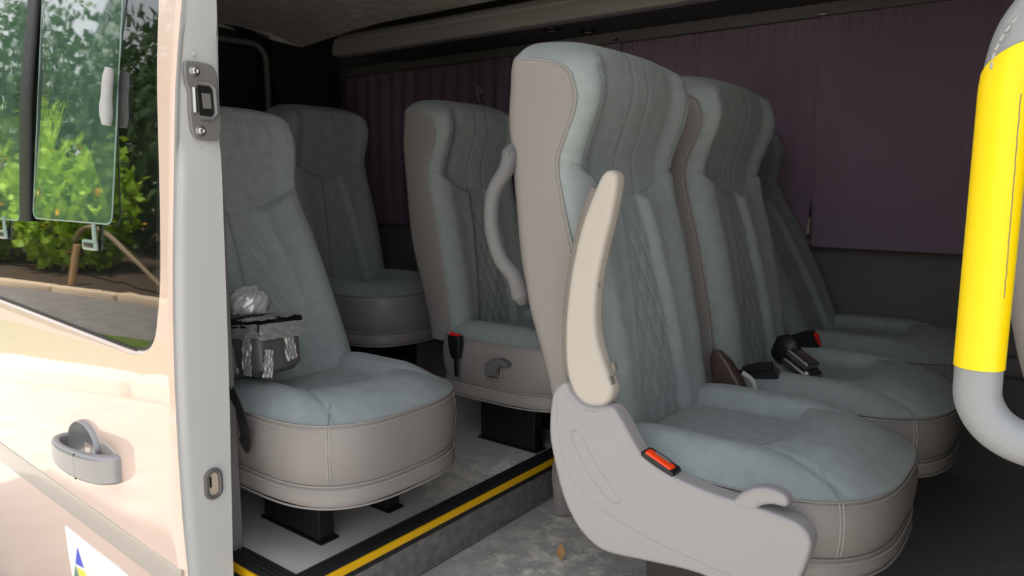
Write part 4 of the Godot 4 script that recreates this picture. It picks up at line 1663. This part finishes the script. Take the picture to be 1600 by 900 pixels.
func street():
	var b := nb()
	band(b, -26.0, 2.6, GROUND, GROUND)
	setting("floor_002", "beige pavement that the bus stands on", b, "pavement")
	b = nb()
	band(b, 2.9, 4.7, GROUND + 0.05, GROUND + 0.08)
	setting("floor_003", "grass verge beside the road", b, "grass")
	b = nb()
	band(b, 4.7, 8.4, GROUND + 0.01, GROUND + 0.01)
	setting("floor_004", "grey asphalt road", b, "asphalt")
	b = nb()
	band(b, 8.7, 30.0, GROUND + 0.12, GROUND + 3.0)
	setting("floor_005", "dark earth bank across the road", b, "soil")
	for k in 2:
		var n0: float = [2.6, 8.4][k]
		for i in 22:
			var s := -22.0 + i * 1.5
			var t := thing("kerb_stone", ["whitewashed kerb stone along the grass verge", "tan kerb stone across the road"][k], "kerb stone", RD * s + RN * (n0 + 0.15) + Vector3(0, GROUND, 0), ["kerb stones by the verge", "kerb stones across the road"][k])
			t.basis = Basis(RD, Vector3.UP, RN)
			b = nb()
			box(b, Vector3(0.02 * sin(i * 3.1), 0.03 + 0.02 * sin(i * 1.7), 0.04 * sin(i * 2.3)), Vector3(1.44, 0.28, 0.30), 0.05)
			put("block", b, ["kerb_white", "kerb_tan"][k], t)
	var spec := [
		["tall bright green flowering shrub across the road", -16.6, 10.4, Vector3(1.5, 1.9, 1.2), "leaf_bright", 2600, true],
		["broad yellow-flowered shrub at the road bend", -14.2, 10.6, Vector3(1.5, 1.45, 1.2), "leaf_bright", 2400, true],
		["low bright shrub leaning over the kerb", -19.0, 10.8, Vector3(1.6, 2.2, 1.3), "leaf_bright", 2400, true],
		["dark evergreen tree behind the flowering shrubs", -11.6, 12.5, Vector3(2.8, 4.4, 2.2), "leaf_dark", 5200, false],
		["dense dark tree on the earth bank", -16.5, 14.5, Vector3(3.4, 4.6, 2.4), "leaf_dark", 5200, false],
		["dark tree at the near end of the bank", -7.0, 13.0, Vector3(3.2, 3.4, 2.4), "leaf_dark", 5200, false],
		["dark tree far along the bank", -22.0, 14.0, Vector3(3.4, 4.6, 2.6), "leaf_dark", 5200, false],
		["dark tree opposite the bus", -1.0, 12.0, Vector3(3.4, 3.4, 2.6), "leaf_dark", 5200, false]]
	for i in spec.size():
		var s = spec[i]
		var t := thing("flowering_shrub" if s[6] else "dark_tree", s[0], "shrub" if s[6] else "tree", RD * float(s[1]) + RN * float(s[2]) + Vector3(0, GROUND + 0.3, 0), "roadside greenery")
		foliage(t, "leaves", s[5], s[3], Vector2(0.20, 0.24) if s[6] else Vector2(0.22, 0.34), s[4], 40 + i)
		if s[6]:
			foliage(t, "flowers", 70, s[3] * 1.03, Vector2(0.16, 0.16), "petal", 90 + i)
		for k in 3:
			b = nb()
			var a := k * 2.1 + i
			var sz: Vector3 = s[3]
			tube(b, curve([Vector3(0, -0.3, 0), Vector3(0.25 * cos(a), sz.y * 0.4, 0.25 * sin(a)), Vector3(0.8 * cos(a), sz.y * 0.9, 0.8 * sin(a)), Vector3(1.0 * cos(a), sz.y * 1.4, sin(a))], 4), [0.09, 0.085, 0.08, 0.075, 0.07, 0.065, 0.06, 0.055, 0.05, 0.045, 0.04, 0.03, 0.02], 8)
			put("stem", b, "bark", t)
	# leaning pole and bent trunk by the kerb
	var p := thing("leaning_stake", "short pale wooden stake leaning by the tan kerb", "stake", RD * -12.4 + RN * 9.0 + Vector3(0, GROUND, 0))
	b = nb()
	tube(b, [Vector3(0, 0.0, 0), Vector3(0.10, 0.5, 0), Vector3(0.16, 1.05, 0.02)], [0.07, 0.065, 0.06], 8)
	put("post", b, "pale_bark", p)
	p = thing("bent_branch", "pale bent branch arching beside the wooden stake", "branch", RD * -12.9 + RN * 9.6 + Vector3(0, GROUND, 0))
	b = nb()
	tube(b, curve([Vector3(-1.6, 0.0, 0.3), Vector3(-1.1, 0.5, 0.2), Vector3(-0.5, 1.05, 0.1), Vector3(0.25, 1.45, 0.0), Vector3(0.9, 1.35, 0.1), Vector3(1.7, 0.9, 0.2), Vector3(2.5, 0.25, 0.5)], 5), 0.05, 7)
	put("branch", b, "bark", p)

# ------------------------------------------------------------------ build
func _ready():
	rng.seed = 5
	fnl.seed = 21
	fnl.frequency = 0.1
	stage()
	materials()
	shell()
	door()
	build_seat_meshes()
	var J4 := Vector3(-0.71, 0.545, -1.47)
	var s4 := seat("front aisle seat with beige upright armrest and grey side cover", J4.x, J4.y, J4.z, 0.0, 0.0, 1.014)
	aisle_fittings(s4, J4)
	seat("middle front seat beyond the one with the armrest", -0.695, 0.545, -2.035, 0.0, 0.0)
	seat("shadowed front seat against the purple curtains", -0.71, 0.545, -2.65, 0.0, 14.0)
	seat("near rear seat holding the taped black box, beside the door edge", -1.79, 0.505, -1.26, PLAT, 15.0, 1.075)
	var s3 := seat("rear seat across the aisle with a dark recline lever on its side", -1.73, 0.535, -2.13, PLAT, -1.0, 1.02)
	rear_lever(s3)
	seat("darkest rearmost seat behind the rear aisle seat", -2.65, 0.61, -2.19, PLAT, 2.0, 1.0)
	var s8 := seat("grey vinyl seat back half hidden at the right behind the grab rail", 0.17, 0.545, -1.47, 0.0, 0.0)
	aisle_fittings(s8, J4, false)
	overhead()
	curtains()
	rail()
	loose()
	street()

func rear_lever(t: Node3D):
	var b := nb()
	var lv := V2([0.19, 0.30, 0.196, 0.33, 0.215, 0.351, 0.245, 0.361, 0.275, 0.356, 0.287, 0.345, 0.278, 0.337, 0.256, 0.337, 0.240, 0.322, 0.232, 0.30])
	plate(b, curve(lv, 4, true), 0.034, 0.010, 4, Transform3D(Basis.IDENTITY, Vector3(0, 0, 0.270)))
	tag(put("recline_lever", b, "grip", t), "dark grey curved recline lever")
	b = nb()
	var loop := []
	for p in rrect(0.070, 0.050, 0.008, 3):
		loop.append(Vector3(0.212 + p.x, 0.310 + p.y, 0.282))
	loop.append(loop[0])
	tube(b, loop, 0.003, 6, false)
	put("lever_patch", b, "piping", t)
